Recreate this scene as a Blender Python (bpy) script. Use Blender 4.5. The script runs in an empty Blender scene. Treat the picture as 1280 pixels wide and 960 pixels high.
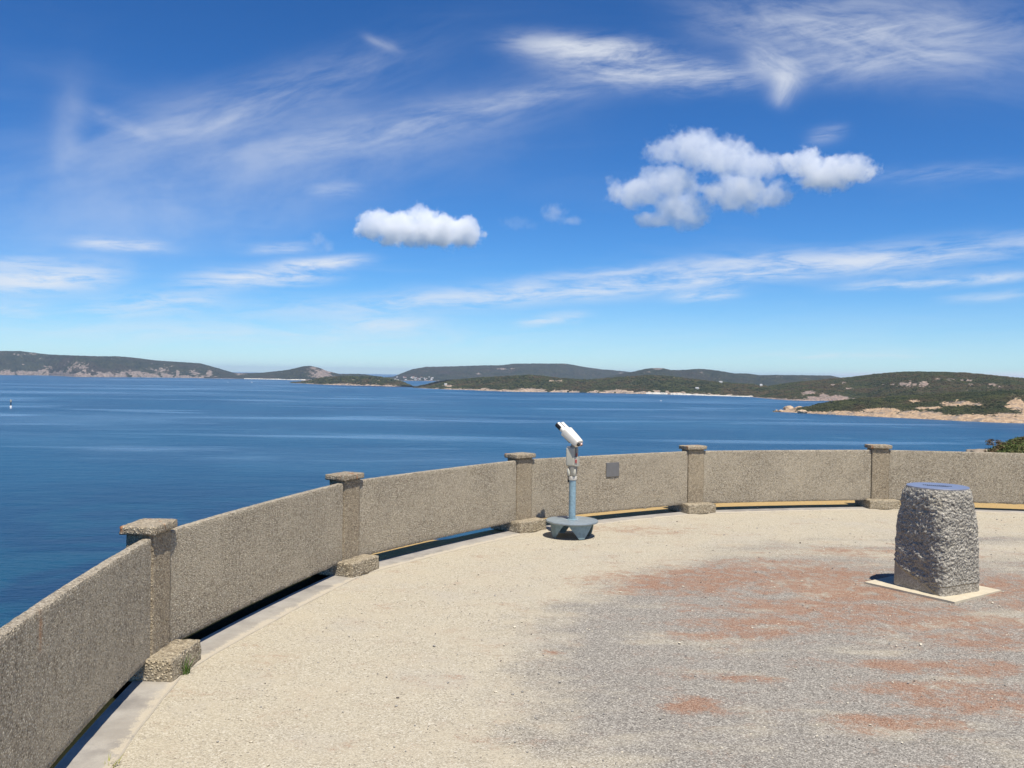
import bpy, bmesh, math, random
import numpy as np
from mathutils import Vector, Matrix, noise as mnoise

random.seed(7)
RNG = np.random.default_rng(7)
R_ = math.radians
scene = bpy.context.scene
COL = scene.collection

# ------------------------------------------------------------------ camera
EYE = 2.1
F_PX = 1123.74
HORIZON = 468.1
ROLL = R_(0.837)
PITCH = math.atan((480 - HORIZON) / F_PX)
cam_data = bpy.data.cameras.new('camera')
cam_data.sensor_width = 36.0
cam_data.lens = 36.0 * F_PX / 1280.0
cam_data.clip_start = 0.1
cam_data.clip_end = 120000.0
cam = bpy.data.objects.new('camera', cam_data)
CAM_ROT = Matrix.Rotation(math.pi / 2 - PITCH, 3, 'X') @ Matrix.Rotation(ROLL, 3, 'Z')
cam.matrix_world = Matrix.Translation((0, 0, EYE)) @ CAM_ROT.to_4x4()
COL.objects.link(cam)
scene.camera = cam

# ------------------------------------------------------------------ render settings
scene.view_settings.view_transform = 'Standard'
scene.view_settings.look = 'None'
scene.view_settings.gamma = 1.0
scene.view_settings.use_curve_mapping = False
scene.view_settings.exposure = 0.30
scene.cycles.use_denoising = True
scene.cycles.volume_bounces = 10
scene.cycles.max_bounces = 12
scene.cycles.diffuse_bounces = 3
scene.cycles.glossy_bounces = 2
scene.cycles.transmission_bounces = 2
scene.cycles.volume_max_steps = 256

# ------------------------------------------------------------------ sun
SUN_EL = R_(67)
SUN_AZ = R_(156)            # clockwise from +Y: behind the camera, a little to the right
sun_dir = Vector((math.sin(SUN_AZ) * math.cos(SUN_EL), math.cos(SUN_AZ) * math.cos(SUN_EL), math.sin(SUN_EL)))
sd = bpy.data.lights.new('sun', 'SUN')
sd.energy = 5.0
sd.angle = R_(0.5)
sd.color = (1.0, 0.945, 0.84)
sun = bpy.data.objects.new('sun', sd)
sun.rotation_euler = (-sun_dir).to_track_quat('-Z', 'Y').to_euler()
sun.location = (0, 0, 300)
COL.objects.link(sun)


# ------------------------------------------------------------------ node helper
class NT:
    def __init__(self, tree):
        self.t = tree
        self.n = tree.nodes
        self.l = tree.links

    def put(self, sock, v):
        if v is None:
            return
        if isinstance(v, bpy.types.NodeSocket):
            self.l.new(v, sock)
        else:
            if sock.type == 'RGBA' and len(v) == 3:
                v = tuple(v) + (1.0,)
            sock.default_value = v

    def node(self, kind, **kw):
        n = self.n.new(kind)
        for k, v in kw.items():
            setattr(n, k, v)
        return n

    def m(self, op, a, b=None, c=None, clamp=False):
        n = self.node('ShaderNodeMath', operation=op, use_clamp=clamp)
        self.put(n.inputs[0], a)
        self.put(n.inputs[1], b)
        self.put(n.inputs[2], c)
        return n.outputs[0]

    def vm(self, op, a, b=None, s=None):
        n = self.node('ShaderNodeVectorMath', operation=op)
        self.put(n.inputs[0], a)
        self.put(n.inputs[1], b)
        if s is not None:
            self.put(n.inputs['Scale'], s)
        return n.outputs['Value'] if op in ('LENGTH', 'DISTANCE', 'DOT_PRODUCT') else n.outputs[0]

    def noise(self, vec, scale, detail=3.0, rough=0.5, dist=0.0, out='Fac'):
        n = self.node('ShaderNodeTexNoise')
        self.put(n.inputs['Vector'], vec)
        n.inputs['Scale'].default_value = scale
        n.inputs['Detail'].default_value = detail
        n.inputs['Roughness'].default_value = rough
        n.inputs['Distortion'].default_value = dist
        return n.outputs[out]

    def voro(self, vec, scale, feature='F1', out='Distance', rnd=1.0):
        n = self.node('ShaderNodeTexVoronoi', feature=feature)
        self.put(n.inputs['Vector'], vec)
        n.inputs['Scale'].default_value = scale
        n.inputs['Randomness'].default_value = rnd
        return n.outputs[out]

    def mix(self, f, a, b, mode='MIX'):
        n = self.node('ShaderNodeMix', data_type='RGBA', blend_type=mode)
        self.put(n.inputs[0], f)
        self.put(n.inputs[6], a)
        self.put(n.inputs[7], b)
        return n.outputs[2]

    def ramp(self, f, stops, interp='LINEAR'):
        n = self.node('ShaderNodeValToRGB')
        cr = n.color_ramp
        cr.interpolation = interp
        while len(cr.elements) < len(stops):
            cr.elements.new(0.5)
        for e, (p, c) in zip(cr.elements, stops):
            e.position = p
            e.color = (c, c, c, 1) if isinstance(c, (int, float)) else tuple(c) + (1,)
        self.put(n.inputs[0], f)
        return n.outputs[0]

    def rng(self, v, a, b, c=0.0, d=1.0, smooth=True):
        n = self.node('ShaderNodeMapRange', interpolation_type='SMOOTHSTEP' if smooth else 'LINEAR')
        self.put(n.inputs[0], v)
        for i, q in enumerate((a, b, c, d)):
            n.inputs[i + 1].default_value = q
        return n.outputs[0]

    def sep(self, v):
        n = self.node('ShaderNodeSeparateXYZ')
        self.put(n.inputs[0], v)
        return n.outputs[0], n.outputs[1], n.outputs[2]

    def comb(self, x, y, z):
        n = self.node('ShaderNodeCombineXYZ')
        self.put(n.inputs[0], x)
        self.put(n.inputs[1], y)
        self.put(n.inputs[2], z)
        return n.outputs[0]

    def bump(self, h, dist, strength=1.0, normal=None):
        n = self.node('ShaderNodeBump')
        n.inputs['Strength'].default_value = strength
        n.inputs['Distance'].default_value = dist
        self.put(n.inputs['Height'], h)
        self.put(n.inputs['Normal'], normal)
        return n.outputs[0]

    def attr(self, name, out='Fac'):
        return self.node('ShaderNodeAttribute', attribute_name=name).outputs[out]


def material(name):
    m = bpy.data.materials.new(name)
    m.use_nodes = True
    nt = NT(m.node_tree)
    bsdf = m.node_tree.nodes['Principled BSDF']
    geo = nt.node('ShaderNodeNewGeometry')
    tc = nt.node('ShaderNodeTexCoord')
    return m, nt, bsdf, geo.outputs['Position'], tc.outputs['Object']


# ------------------------------------------------------------------ photograph geometry -> world
def ray(px, py):
    v = Vector(((px - 640) / F_PX, -(py - 480) / F_PX, -1.0))
    return CAM_ROT @ v


def on_plane(px, py, z=0.0):
    d = ray(px, py)
    return Vector((0, 0, EYE)) + d * ((z - EYE) / d.z)


def at_dist(px, py, dist):
    d = ray(px, py)
    return Vector((0, 0, EYE)) + d * (dist / math.hypot(d.x, d.y))


def project(P):
    q = CAM_ROT.transposed() @ (Vector(P) - Vector((0, 0, EYE)))
    return 640 + F_PX * q.x / -q.z, 480 - F_PX * q.y / -q.z


SEA = EYE - 70.0


# ------------------------------------------------------------------ world: sky with cirrus
world = bpy.data.worlds.new('World')
scene.world = world
world.use_nodes = True
world.cycles.sampling_method = 'MANUAL'
world.cycles.sample_map_resolution = 256
w = NT(world.node_tree)
w.n.clear()
wo = w.node('ShaderNodeOutputWorld')
bg = w.node('ShaderNodeBackground')
w.l.new(bg.outputs[0], wo.inputs[0])
bg.inputs['Strength'].default_value = 0.1
skyn = w.node('ShaderNodeTexSky', sky_type='NISHITA')
skyn.sun_disc = False
skyn.sun_elevation = SUN_EL
skyn.sun_rotation = SUN_AZ
skyn.altitude = 1600
skyn.air_density = 1.0
skyn.dust_density = 0.0
skyn.ozone_density = 9.0
dirv = w.node('ShaderNodeTexCoord').outputs['Generated']
dx, dy, dz = w.sep(dirv)
az = w.m('MULTIPLY', w.m('ARCTAN2', dx, dy), 180 / math.pi)
el = w.m('MULTIPLY', w.m('ARCSINE', dz), 180 / math.pi)


def azel(px, py):
    d = ray(px, py).normalized()
    return math.degrees(math.atan2(d.x, d.y)), math.degrees(math.asin(d.z))


warp1 = w.noise(w.comb(az, el, 0.0), 0.10, 4, 0.55, 0, 'Color')
wx, wy, _ = w.sep(warp1)
wx = w.m('SUBTRACT', wx, 0.5)
wy = w.m('SUBTRACT', wy, 0.5)


_ax = w.m('MULTIPLY_ADD', wx, 1.2, az)
_ey = w.m('MULTIPLY_ADD', wy, 1.0, w.m('MULTIPLY_ADD', az, -0.05, el))
_fine = w.m('MULTIPLY', w.m('SUBTRACT', w.noise(w.comb(w.m('MULTIPLY', _ax, 0.5), w.m('MULTIPLY', _ey, 2.6), 40.0), 1.0, 6, 0.68, 0.4), 0.5), 0.42)
SHARED_FINE = w.m('ADD', w.noise(w.comb(w.m('MULTIPLY', _ax, 0.20), w.m('MULTIPLY', _ey, 1.25), 3.0), 0.8, 6, 0.62, 0.6), _fine)
SHARED_SOFT = w.m('ADD', w.noise(w.comb(w.m('MULTIPLY', _ax, 0.20), w.m('MULTIPLY', _ey, 0.75), 9.0), 0.8, 6, 0.62, 0.6), _fine)


def wisp(p0, p1, width, dens, warp=3.0, streak=1.0, seed=0.0, fan=0.0, lo=0.28, hi=0.74, det=6, fray=0.6):
    """one cirrus band from p0 to p1, frayed along its length"""
    a0, e0 = azel(*p0)
    a1, e1 = azel(*p1)
    ca, ce = (a0 + a1) / 2, (e0 + e1) / 2
    L = math.hypot(a1 - a0, e1 - e0) / 2
    th = math.atan2(e1 - e0, a1 - a0)
    wd = width / F_PX * 57.3
    ax = w.m('SUBTRACT', w.m('MULTIPLY_ADD', wx, warp, az), ca)
    ey = w.m('SUBTRACT', w.m('MULTIPLY_ADD', wy, warp * 0.8, el), ce)
    u = w.m('ADD', w.m('MULTIPLY', ax, math.cos(th)), w.m('MULTIPLY', ey, math.sin(th)))
    v = w.m('SUBTRACT', w.m('MULTIPLY', ey, math.cos(th)), w.m('MULTIPLY', ax, math.sin(th)))
    un = w.m('DIVIDE', u, L)
    if fan:
        wdn = w.m('MAXIMUM', w.m('MULTIPLY_ADD', un, fan * wd, wd), wd * 0.15)
        vn = w.m('DIVIDE', v, wdn)
    else:
        vn = w.m('DIVIDE', v, wd)
    r2 = w.m('ADD', w.m('POWER', w.m('ABSOLUTE', un), 3.0), w.m('MULTIPLY', vn, vn))
    mask = w.m('EXPONENT', w.m('MULTIPLY', r2, -1.1))
    if abs(th) < R_(12) and det == 6:
        n = SHARED_FINE if streak > 0.75 else SHARED_SOFT      # near-level bands are cut from one field of streaks
    else:
        sv = w.comb(w.m('MULTIPLY', u, 0.20), w.m('MULTIPLY', v, 1.25 * streak), seed)
        n = w.noise(sv, 0.8, det, 0.62, fray)
    n = w.rng(n, lo, hi)
    return w.m('MULTIPLY', w.m('MULTIPLY', mask, n), dens)


WISPS = [
    # upper right swoosh and its hook
    dict(p0=(890, 0), p1=(1310, 70), width=40, dens=0.60, seed=1.0, warp=1.6, streak=0.55, lo=.22, hi=.80),
    dict(p0=(900, 30), p1=(1260, 36), width=16, dens=0.45, seed=1.4, warp=1.4, streak=0.8),
    dict(p0=(960, 74), p1=(1230, 62), width=24, dens=0.40, seed=1.7, warp=1.4, streak=0.7),
    dict(p0=(935, 66), p1=(1005, 96), width=17, dens=0.80, warp=1.6, seed=2.0, streak=0.6, lo=.15, hi=.7),
    dict(p0=(985, 88), p1=(972, 130), width=15, dens=0.60, warp=1.5, seed=2.4, streak=0.7, lo=.15, hi=.7),
    dict(p0=(850, 100), p1=(960, 92), width=16, dens=0.35, seed=2.8, warp=1.4, streak=0.7),
    # pair of streaks left of it
    dict(p0=(640, 54), p1=(830, 66), width=14, dens=0.85, seed=3.0, warp=1.4, streak=0.7, lo=.2, hi=.7),
    dict(p0=(690, 82), p1=(900, 92), width=19, dens=0.72, seed=4.0, warp=1.4, streak=0.6, lo=.2, hi=.75),
    dict(p0=(560, 136), p1=(740, 108), width=10, dens=0.28, seed=4.6, warp=1.4),
    # pale veil over the left half
    dict(p0=(-60, 262), p1=(640, 150), width=60, dens=0.26, seed=5.0, warp=3.0, streak=0.35, lo=.15, hi=.80, fray=.2),
    dict(p0=(60, 205), p1=(520, 62), width=30, dens=0.30, seed=5.2, warp=1.6, streak=0.8, lo=.25, hi=.75, fray=.3),
    dict(p0=(250, 205), p1=(730, 108), width=24, dens=0.40, seed=5.3, warp=1.4, streak=0.8, lo=.25, hi=.72, fray=.3),
    dict(p0=(110, 138), p1=(200, 178), width=9, dens=0.30, seed=5.5, warp=1.2, streak=.9, lo=.25, hi=.75),
    dict(p0=(185, 168), p1=(340, 138), width=15, dens=0.36, seed=5.6, warp=1.4, streak=.9, lo=.2, hi=.72),
    dict(p0=(95, 110), p1=(72, 240), width=16, dens=0.28, seed=5.8, warp=1.2, streak=.3, lo=.1, hi=.8, det=4),
    dict(p0=(-40, 300), p1=(420, 250), width=46, dens=0.20, seed=6.0, warp=3.0, streak=0.25, lo=.15, hi=.85, det=4, fray=.2),
    dict(p0=(456, 44), p1=(498, 64), width=6, dens=0.35, seed=6.5, warp=1.0, streak=.6, lo=.1, hi=.7),
    # the long streak across the right half
    dict(p0=(330, 388), p1=(1310, 298), width=13, dens=0.80, seed=7.0, warp=0.9, lo=.25, hi=.68),
    dict(p0=(820, 338), p1=(1300, 310), width=16, dens=0.45, seed=7.3, warp=0.9, streak=.8),
    dict(p0=(640, 352), p1=(980, 322), width=9, dens=0.45, seed=7.5, warp=1.0),
    dict(p0=(410, 404), p1=(550, 404), width=11, dens=0.55, seed=7.8, warp=1.0, lo=.2, hi=.7),
    # low streaks to the left
    dict(p0=(-60, 350), p1=(150, 342), width=16, dens=0.85, seed=8.0, warp=1.2, lo=.30, hi=.66),
    dict(p0=(-60, 322), p1=(90, 326), width=8, dens=0.45, seed=8.3, warp=1.2),
    dict(p0=(232, 352), p1=(420, 340), width=12, dens=0.85, seed=9.0, warp=0.9, lo=.30, hi=.66),
    dict(p0=(345, 331), p1=(460, 325), width=7, dens=0.85, seed=9.2, warp=0.8, lo=.30, hi=.66),
    dict(p0=(90, 301), p1=(210, 310), width=7, dens=0.75, seed=9.5, warp=0.9, lo=.30, hi=.66),
    dict(p0=(100, 386), p1=(280, 374), width=12, dens=0.60, seed=10.0, warp=1.0, lo=.30, hi=.66),
    dict(p0=(-40, 388), p1=(60, 384), width=11, dens=0.55, seed=10.5, warp=1.0),
    dict(p0=(310, 312), p1=(400, 308), width=6, dens=0.55, seed=11.0, warp=0.8, lo=.2, hi=.65),
    dict(p0=(385, 238), p1=(450, 238), width=9, dens=0.30, seed=11.3, warp=1.0),
    dict(p0=(0, 412), p1=(600, 420), width=14, dens=0.35, seed=11.6, warp=1.2),
    dict(p0=(1060, 358), p1=(1295, 343), width=6, dens=0.85, seed=12.0, warp=0.6, lo=.30, hi=.66),
    dict(p0=(840, 371), p1=(920, 368), width=6, dens=0.70, seed=12.5, warp=0.8, lo=.30, hi=.66),
    dict(p0=(650, 404), p1=(730, 394), width=7, dens=0.65, seed=12.8, warp=0.8, lo=.30, hi=.66),
    dict(p0=(1180, 372), p1=(1290, 366), width=6, dens=0.45, seed=12.9, warp=0.8),
    dict(p0=(1010, 172), p1=(1060, 162), width=9, dens=0.35, seed=13.2, warp=1.0, lo=.15, hi=.7),
    dict(p0=(1080, 222), p1=(1290, 212), width=9, dens=0.25, seed=13.0, warp=1.0),
    dict(p0=(-900, 418), p1=(2200, 418), width=48, dens=0.20, seed=13.3, warp=0.5, lo=-.3, hi=.8),
    dict(p0=(960, 446), p1=(1160, 443), width=4, dens=0.50, seed=13.5, warp=0.5),
    dict(p0=(1020, 469), p1=(1120, 468), width=3, dens=0.7, seed=14.0, warp=0.3, lo=.1, hi=.6),
    dict(p0=(1225, 468), p1=(1330, 471), width=4, dens=0.9, seed=14.5, warp=0.4, lo=.1, hi=.6),
]
acc = None
for d in WISPS:
    x = wisp(**d)
    acc = x if acc is None else w.m('SUBTRACT', w.m('ADD', acc, x), w.m('MULTIPLY', acc, x))
# faint streaks on the whole of the rest of the sky, so that it goes on the same way outside the frame
pz = w.m('MAXIMUM', w.m('ADD', dz, 0.06), 0.06)
cp = w.comb(w.m('DIVIDE', dx, pz), w.m('MULTIPLY', w.m('DIVIDE', dy, pz), 2.2), 0.0)
gen = w.noise(cp, 0.55, 7, 0.58, 0.7)
gen = w.m('MULTIPLY', w.m('MULTIPLY', w.rng(gen, 0.48, 0.85), 0.13), w.rng(el, 0.0, 3.0))
inback = w.rng(w.m('ABSOLUTE', az), 34, 60)
gen = w.m('MULTIPLY', gen, w.m('MULTIPLY_ADD', inback, 0.6, 0.55))
acc = w.m('SUBTRACT', w.m('ADD', acc, gen), w.m('MULTIPLY', acc, gen))
acc = w.m('MULTIPLY', acc, w.rng(el, -0.3, 0.2))
hsv = w.node('ShaderNodeHueSaturation')
hsv.inputs['Hue'].default_value = 0.5
hsv.inputs['Saturation'].default_value = 1.13
hsv.inputs['Value'].default_value = 1.0
w.put(hsv.inputs['Color'], skyn.outputs[0])
skycol = w.mix(1.0, hsv.outputs[0], (0.86, 1.0, 1.03), 'MULTIPLY')
gm = w.node('ShaderNodeGamma')
w.put(gm.inputs[0], w.vm('SCALE', skycol, None, 0.16))
gm.inputs[1].default_value = 1.18
skycol = w.vm('SCALE', gm.outputs[0], None, 6.4)
CLOUD_RAD = 7.2
skyfin = w.mix(acc, skycol, (CLOUD_RAD * 0.93, CLOUD_RAD * 0.97, CLOUD_RAD * 1.03))
w.put(bg.inputs['Color'], skyfin)


# ------------------------------------------------------------------ object helpers
def link(o, parent=None):
    COL.objects.link(o)
    if parent is not None:
        o.parent = parent
    return o


def mesh_obj(name, verts, faces, mat, parent=None, smooth=True):
    me = bpy.data.meshes.new(name)
    if isinstance(verts, np.ndarray) and isinstance(faces, np.ndarray):
        k = faces.shape[1]
        me.vertices.add(len(verts))
        me.vertices.foreach_set('co', verts.astype(np.float32).ravel())
        me.loops.add(faces.size)
        me.loops.foreach_set('vertex_index', faces.astype(np.int32).ravel())
        me.polygons.add(len(faces))
        me.polygons.foreach_set('loop_start', np.arange(0, faces.size, k, dtype=np.int32))
        me.update(calc_edges=True)
        me.validate()
    else:
        me.from_pydata([tuple(v) for v in verts], [], [tuple(f) for f in faces])
        me.update()
    if mat is not None:
        me.materials.append(mat)
    me.polygons.foreach_set('use_smooth', [smooth] * len(me.polygons))
    return link(bpy.data.objects.new(name, me), parent)


def bm_obj(name, bm, mat, parent=None, smooth=False, angle=None):
    me = bpy.data.meshes.new(name)
    bmesh.ops.recalc_face_normals(bm, faces=bm.faces[:])
    bm.to_mesh(me)
    bm.free()
    me.materials.append(mat)
    me.polygons.foreach_set('use_smooth', [smooth or angle is not None] * len(me.polygons))
    if angle is not None:
        me.set_sharp_from_angle(angle=R_(angle))
    return link(bpy.data.objects.new(name, me), parent)


def tag(o, label, cat, group=None, kind=None):
    o['label'] = label
    o['category'] = cat
    if group:
        o['group'] = group
    if kind:
        o['kind'] = kind
    return o


def empty(name, loc, rotz=0.0):
    o = bpy.data.objects.new(name, None)
    o.location = loc
    o.rotation_euler = (0, 0, rotz)
    o.empty_display_size = 0.2
    return link(o)


def grid_faces(nu, nv, wrap=False):
    """faces of a (nu x nv) vertex grid, index = i * nv + j"""
    i = np.arange(nu if wrap else nu - 1)
    j = np.arange(nv - 1)
    I, J = np.meshgrid(i, j, indexing='ij')
    I2 = (I + 1) % nu
    return np.stack([I * nv + J, I2 * nv + J, I2 * nv + J + 1, I * nv + J + 1], -1).reshape(-1, 4)


def fbm(x, y, z=0.0, oct=4):
    return mnoise.fractal(Vector((x, y, z)), 0.9, 2.1, oct)


def add_tube(bm, p0, p1, r0, r1=None, seg=24, cap=True):
    r1 = r0 if r1 is None else r1
    p0, p1 = Vector(p0), Vector(p1)
    d = (p1 - p0).normalized()
    a = d.orthogonal().normalized()
    b = d.cross(a)
    A, B = [], []
    for i in range(seg):
        t = 2 * math.pi * i / seg
        o = a * math.cos(t) + b * math.sin(t)
        A.append(bm.verts.new(p0 + o * r0))
        B.append(bm.verts.new(p1 + o * r1))
    for i in range(seg):
        j = (i + 1) % seg
        bm.faces.new((A[i], A[j], B[j], B[i]))
    if cap:
        bm.faces.new(A[::-1])
        bm.faces.new(B)


def add_lathe(bm, prof, seg=32, M=None):
    """prof: (r, z) from one end to the other, about local Z"""
    rings = []
    for r, z in prof:
        ring = []
        for i in range(seg):
            t = 2 * math.pi * i / seg
            p = Vector((r * math.cos(t), r * math.sin(t), z))
            ring.append(bm.verts.new(M @ p if M else p))
        rings.append(ring)
    for a, b in zip(rings, rings[1:]):
        for i in range(seg):
            j = (i + 1) % seg
            bm.faces.new((a[i], a[j], b[j], b[i]))
    bm.faces.new(rings[0][::-1])
    bm.faces.new(rings[-1])


def add_box(bm, c, s, M=None, bevel=0.0, seg=2):
    r = bmesh.ops.create_cube(bm, size=1.0)
    vs = r['verts']
    for v in vs:
        v.co = Vector((v.co.x * s[0], v.co.y * s[1], v.co.z * s[2])) + Vector(c)
    if bevel > 0:
        es = list({e for v in vs for e in v.link_edges})
        q = bmesh.ops.bevel(bm, geom=es, offset=bevel, segments=seg, affect='EDGES', profile=0.6)
        vs = list({v for f in q['faces'] for v in f.verts} | {v for v in vs if v.is_valid})
    if M:
        for v in vs:
            v.co = M @ v.co
    return vs


def rough_box(name, size, center, mat, parent, cell=0.02, amp=0.004, round_=0.012, taper=0.0, seed=0.0):
    """a cast block with weathered, uneven faces and worn edges"""
    sx, sy, sz = size
    n = [max(2, int(round(s / cell))) for s in size]
    bm = bmesh.new()
    cache = {}

    def vert(i, j, k):
        key = (i, j, k)
        if key not in cache:
            p = Vector(((i / n[0] - .5) * sx, (j / n[1] - .5) * sy, (k / n[2] - .5) * sz))
            h = Vector((sx / 2, sy / 2, sz / 2))
            q = Vector([max(-h[a] + round_, min(h[a] - round_, p[a])) for a in range(3)])
            d = p - q
            if d.length > 1e-6:
                if sum(1 for a in range(3) if abs(d[a]) > 1e-6) > 1:
                    p = q + d.normalized() * round_
            nrm = (p - q).normalized() if (p - q).length > 1e-6 else Vector((0, 0, 1))
            s = Vector((p.x * 14 + seed, p.y * 14, p.z * 14 + seed * 2))
            a = mnoise.fractal(s, 0.8, 2.2, 3) + 0.6 * mnoise.noise(s * 6)
            edge = sum(1 for q2 in range(3) if abs(abs(p[q2]) - h[q2]) < round_ * 1.01)
            p = p + nrm * a * amp * (1.5 if edge > 1 else 1.0)
            if edge > 1:
                p -= nrm * max(0, mnoise.noise(s * 1.7)) * amp * 2.5
            if taper:
                f = 1 - taper * (p.z / sz + .5)
                p.x *= f
                p.y *= f
            cache[key] = bm.verts.new(p + Vector(center))
        return cache[key]

    def quad(f):
        bm.faces.new(f)
    for i in range(n[0]):
        for j in range(n[1]):
            for k in (0, n[2]):
                quad([vert(i, j, k), vert(i + 1, j, k), vert(i + 1, j + 1, k), vert(i, j + 1, k)])
    for i in range(n[0]):
        for k in range(n[2]):
            for j in (0, n[1]):
                quad([vert(i, j, k), vert(i + 1, j, k), vert(i + 1, j, k + 1), vert(i, j, k + 1)])
    for j in range(n[1]):
        for k in range(n[2]):
            for i in (0, n[0]):
                quad([vert(i, j, k), vert(i, j + 1, k), vert(i, j + 1, k + 1), vert(i, j, k + 1)])
    return bm_obj(name, bm, mat, parent, smooth=True)


# ------------------------------------------------------------------ materials
def aggregate(name, tint=(1, 1, 1), coarse=1.0, rust=0.0, light=1.0, marks=False):
    """exposed aggregate concrete: pebbles in cream, grey and brown with dark gaps"""
    m, n, b, pos, obj = material(name)
    jig = n.noise(pos, 60, 2, 0.5, 0, 'Color')
    p = n.vm('ADD', pos, n.vm('SCALE', n.vm('SUBTRACT', jig, (0.5, 0.5, 0.5)), None, 0.006))
    sc = 82 / coarse
    d1 = n.voro(p, sc)
    c1 = n.voro(p, sc, out='Color')
    c1x, c1y, c1z = n.sep(c1)
    peb = n.ramp(c1x, [(0.0, (.14, .12, .095)), (0.16, (.27, .235, .185)), (0.45, (.46, .41, .33)), (0.68, (.60, .54, .44)),
                       (0.88, (.50, .46, .40)), (1.0, (.74, .69, .58))])
    gap = n.rng(d1, 0.25, 0.62)
    col = n.mix(n.m('MULTIPLY', gap, 0.74), peb, (.15, .13, .105))
    big = n.noise(pos, 1.4, 5, 0.6)
    col = n.mix(n.rng(big, 0.35, 0.7), col, n.mix(0.35, col, (.45, .40, .32)))
    # weathering runs: darker, streaked downwards
    px_, py_, pz_ = n.sep(pos)
    run = n.noise(n.comb(n.m('MULTIPLY', px_, 9), n.m('MULTIPLY', py_, 9), n.m('MULTIPLY', pz_, 0.9)), 1.0, 3, 0.6)
    col = n.mix(n.m('MULTIPLY', n.rng(run, 0.56, 0.78), 0.40), col, n.mix(0.5, col, (.18, .155, .12)))
    if rust:
        rr = n.noise(n.comb(n.m('MULTIPLY', px_, 14), n.m('MULTIPLY', py_, 14), n.m('MULTIPLY', pz_, 3.0)), 0.7, 2, 0.5)
        col = n.mix(n.m('MULTIPLY', n.rng(rr, 0.60, 0.70), rust), col, (.33, .12, .035))
    if marks:
        for (mx, my, mz, rw, rh, mc, mk_) in MARKS:
            q = n.vm('MULTIPLY', n.vm('SUBTRACT', pos, (mx, my, mz)), (1 / rw, 1 / rw, 1 / rh))
            f = n.m('EXPONENT', n.m('MULTIPLY', n.vm('DOT_PRODUCT', q, q), -1.0))
            f = n.m('MULTIPLY', f, n.rng(n.noise(pos, 30, 3, .6), .3, .6))
            col = n.mix(n.m('MULTIPLY', f, mk_), col, mc)
        # broad damp and lime blotches that differ from panel to panel
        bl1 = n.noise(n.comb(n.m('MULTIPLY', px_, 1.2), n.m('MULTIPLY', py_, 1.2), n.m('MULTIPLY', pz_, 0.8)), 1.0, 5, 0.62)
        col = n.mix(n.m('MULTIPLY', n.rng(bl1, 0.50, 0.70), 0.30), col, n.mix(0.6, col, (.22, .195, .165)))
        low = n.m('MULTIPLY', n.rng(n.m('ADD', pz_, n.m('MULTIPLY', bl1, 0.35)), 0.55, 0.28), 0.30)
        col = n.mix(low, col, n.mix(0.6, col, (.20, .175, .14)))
    col = n.mix(1.0, col, tuple(c * light for c in tint), 'MULTIPLY')
    n.put(b.inputs['Base Color'], col)
    b.inputs['Roughness'].default_value = 0.92
    b.inputs['Specular IOR Level'].default_value = 0.25
    h = n.m('SUBTRACT', 1.0, n.rng(d1, 0.05, 0.6))
    h = n.m('MULTIPLY', h, n.m('MULTIPLY_ADD', c1y, 0.8, 0.35))
    h = n.m('ADD', h, n.m('MULTIPLY', n.noise(pos, 240, 2, 0.6), 0.25))
    n.put(b.inputs['Normal'], n.bump(h, 0.013 * coarse, 1.0))
    return m


MARKS = []


def panel_mark(px, py, z, rw, rh, col, k):
    p = on_plane(px, py, z)
    MARKS.append((p.x, p.y, p.z, rw, rh, col, k))


RUST, LIME, DAMP = (.40, .17, .055), (.80, .77, .70), (.15, .13, .11)
panel_mark(507, 624, .80, .03, .10, RUST, .9)
panel_mark(55, 788, .85, .025, .09, RUST, .8)
panel_mark(167, 692, .85, .025, .09, RUST, .9)
panel_mark(1236, 571, .90, .02, .045, LIME, 1.0)
panel_mark(1262, 569, .92, .02, .03, LIME, .6)
panel_mark(775, 625, .45, .20, .26, (.52, .46, .37), .6)
panel_mark(384, 640, .60, .03, .45, DAMP, .5)
panel_mark(300, 690, .55, .05, .40, DAMP, .4)
panel_mark(1175, 590, .60, .06, .5, DAMP, .35)
panel_mark(985, 580, .75, .25, .2, (.50, .45, .37), .5)
panel_mark(560, 610, .7, .04, .4, DAMP, .35)
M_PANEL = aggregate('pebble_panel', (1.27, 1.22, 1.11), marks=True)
M_SHAFT = aggregate('pebble_shaft', (1.13, 1.04, .89))
M_CAP = aggregate('pebble_cap', (1.22, 1.14, 1.0), 1.15, rust=0.75)
M_FOOT = aggregate('pebble_foot', (1.18, 1.11, .96), 1.45)


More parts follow.
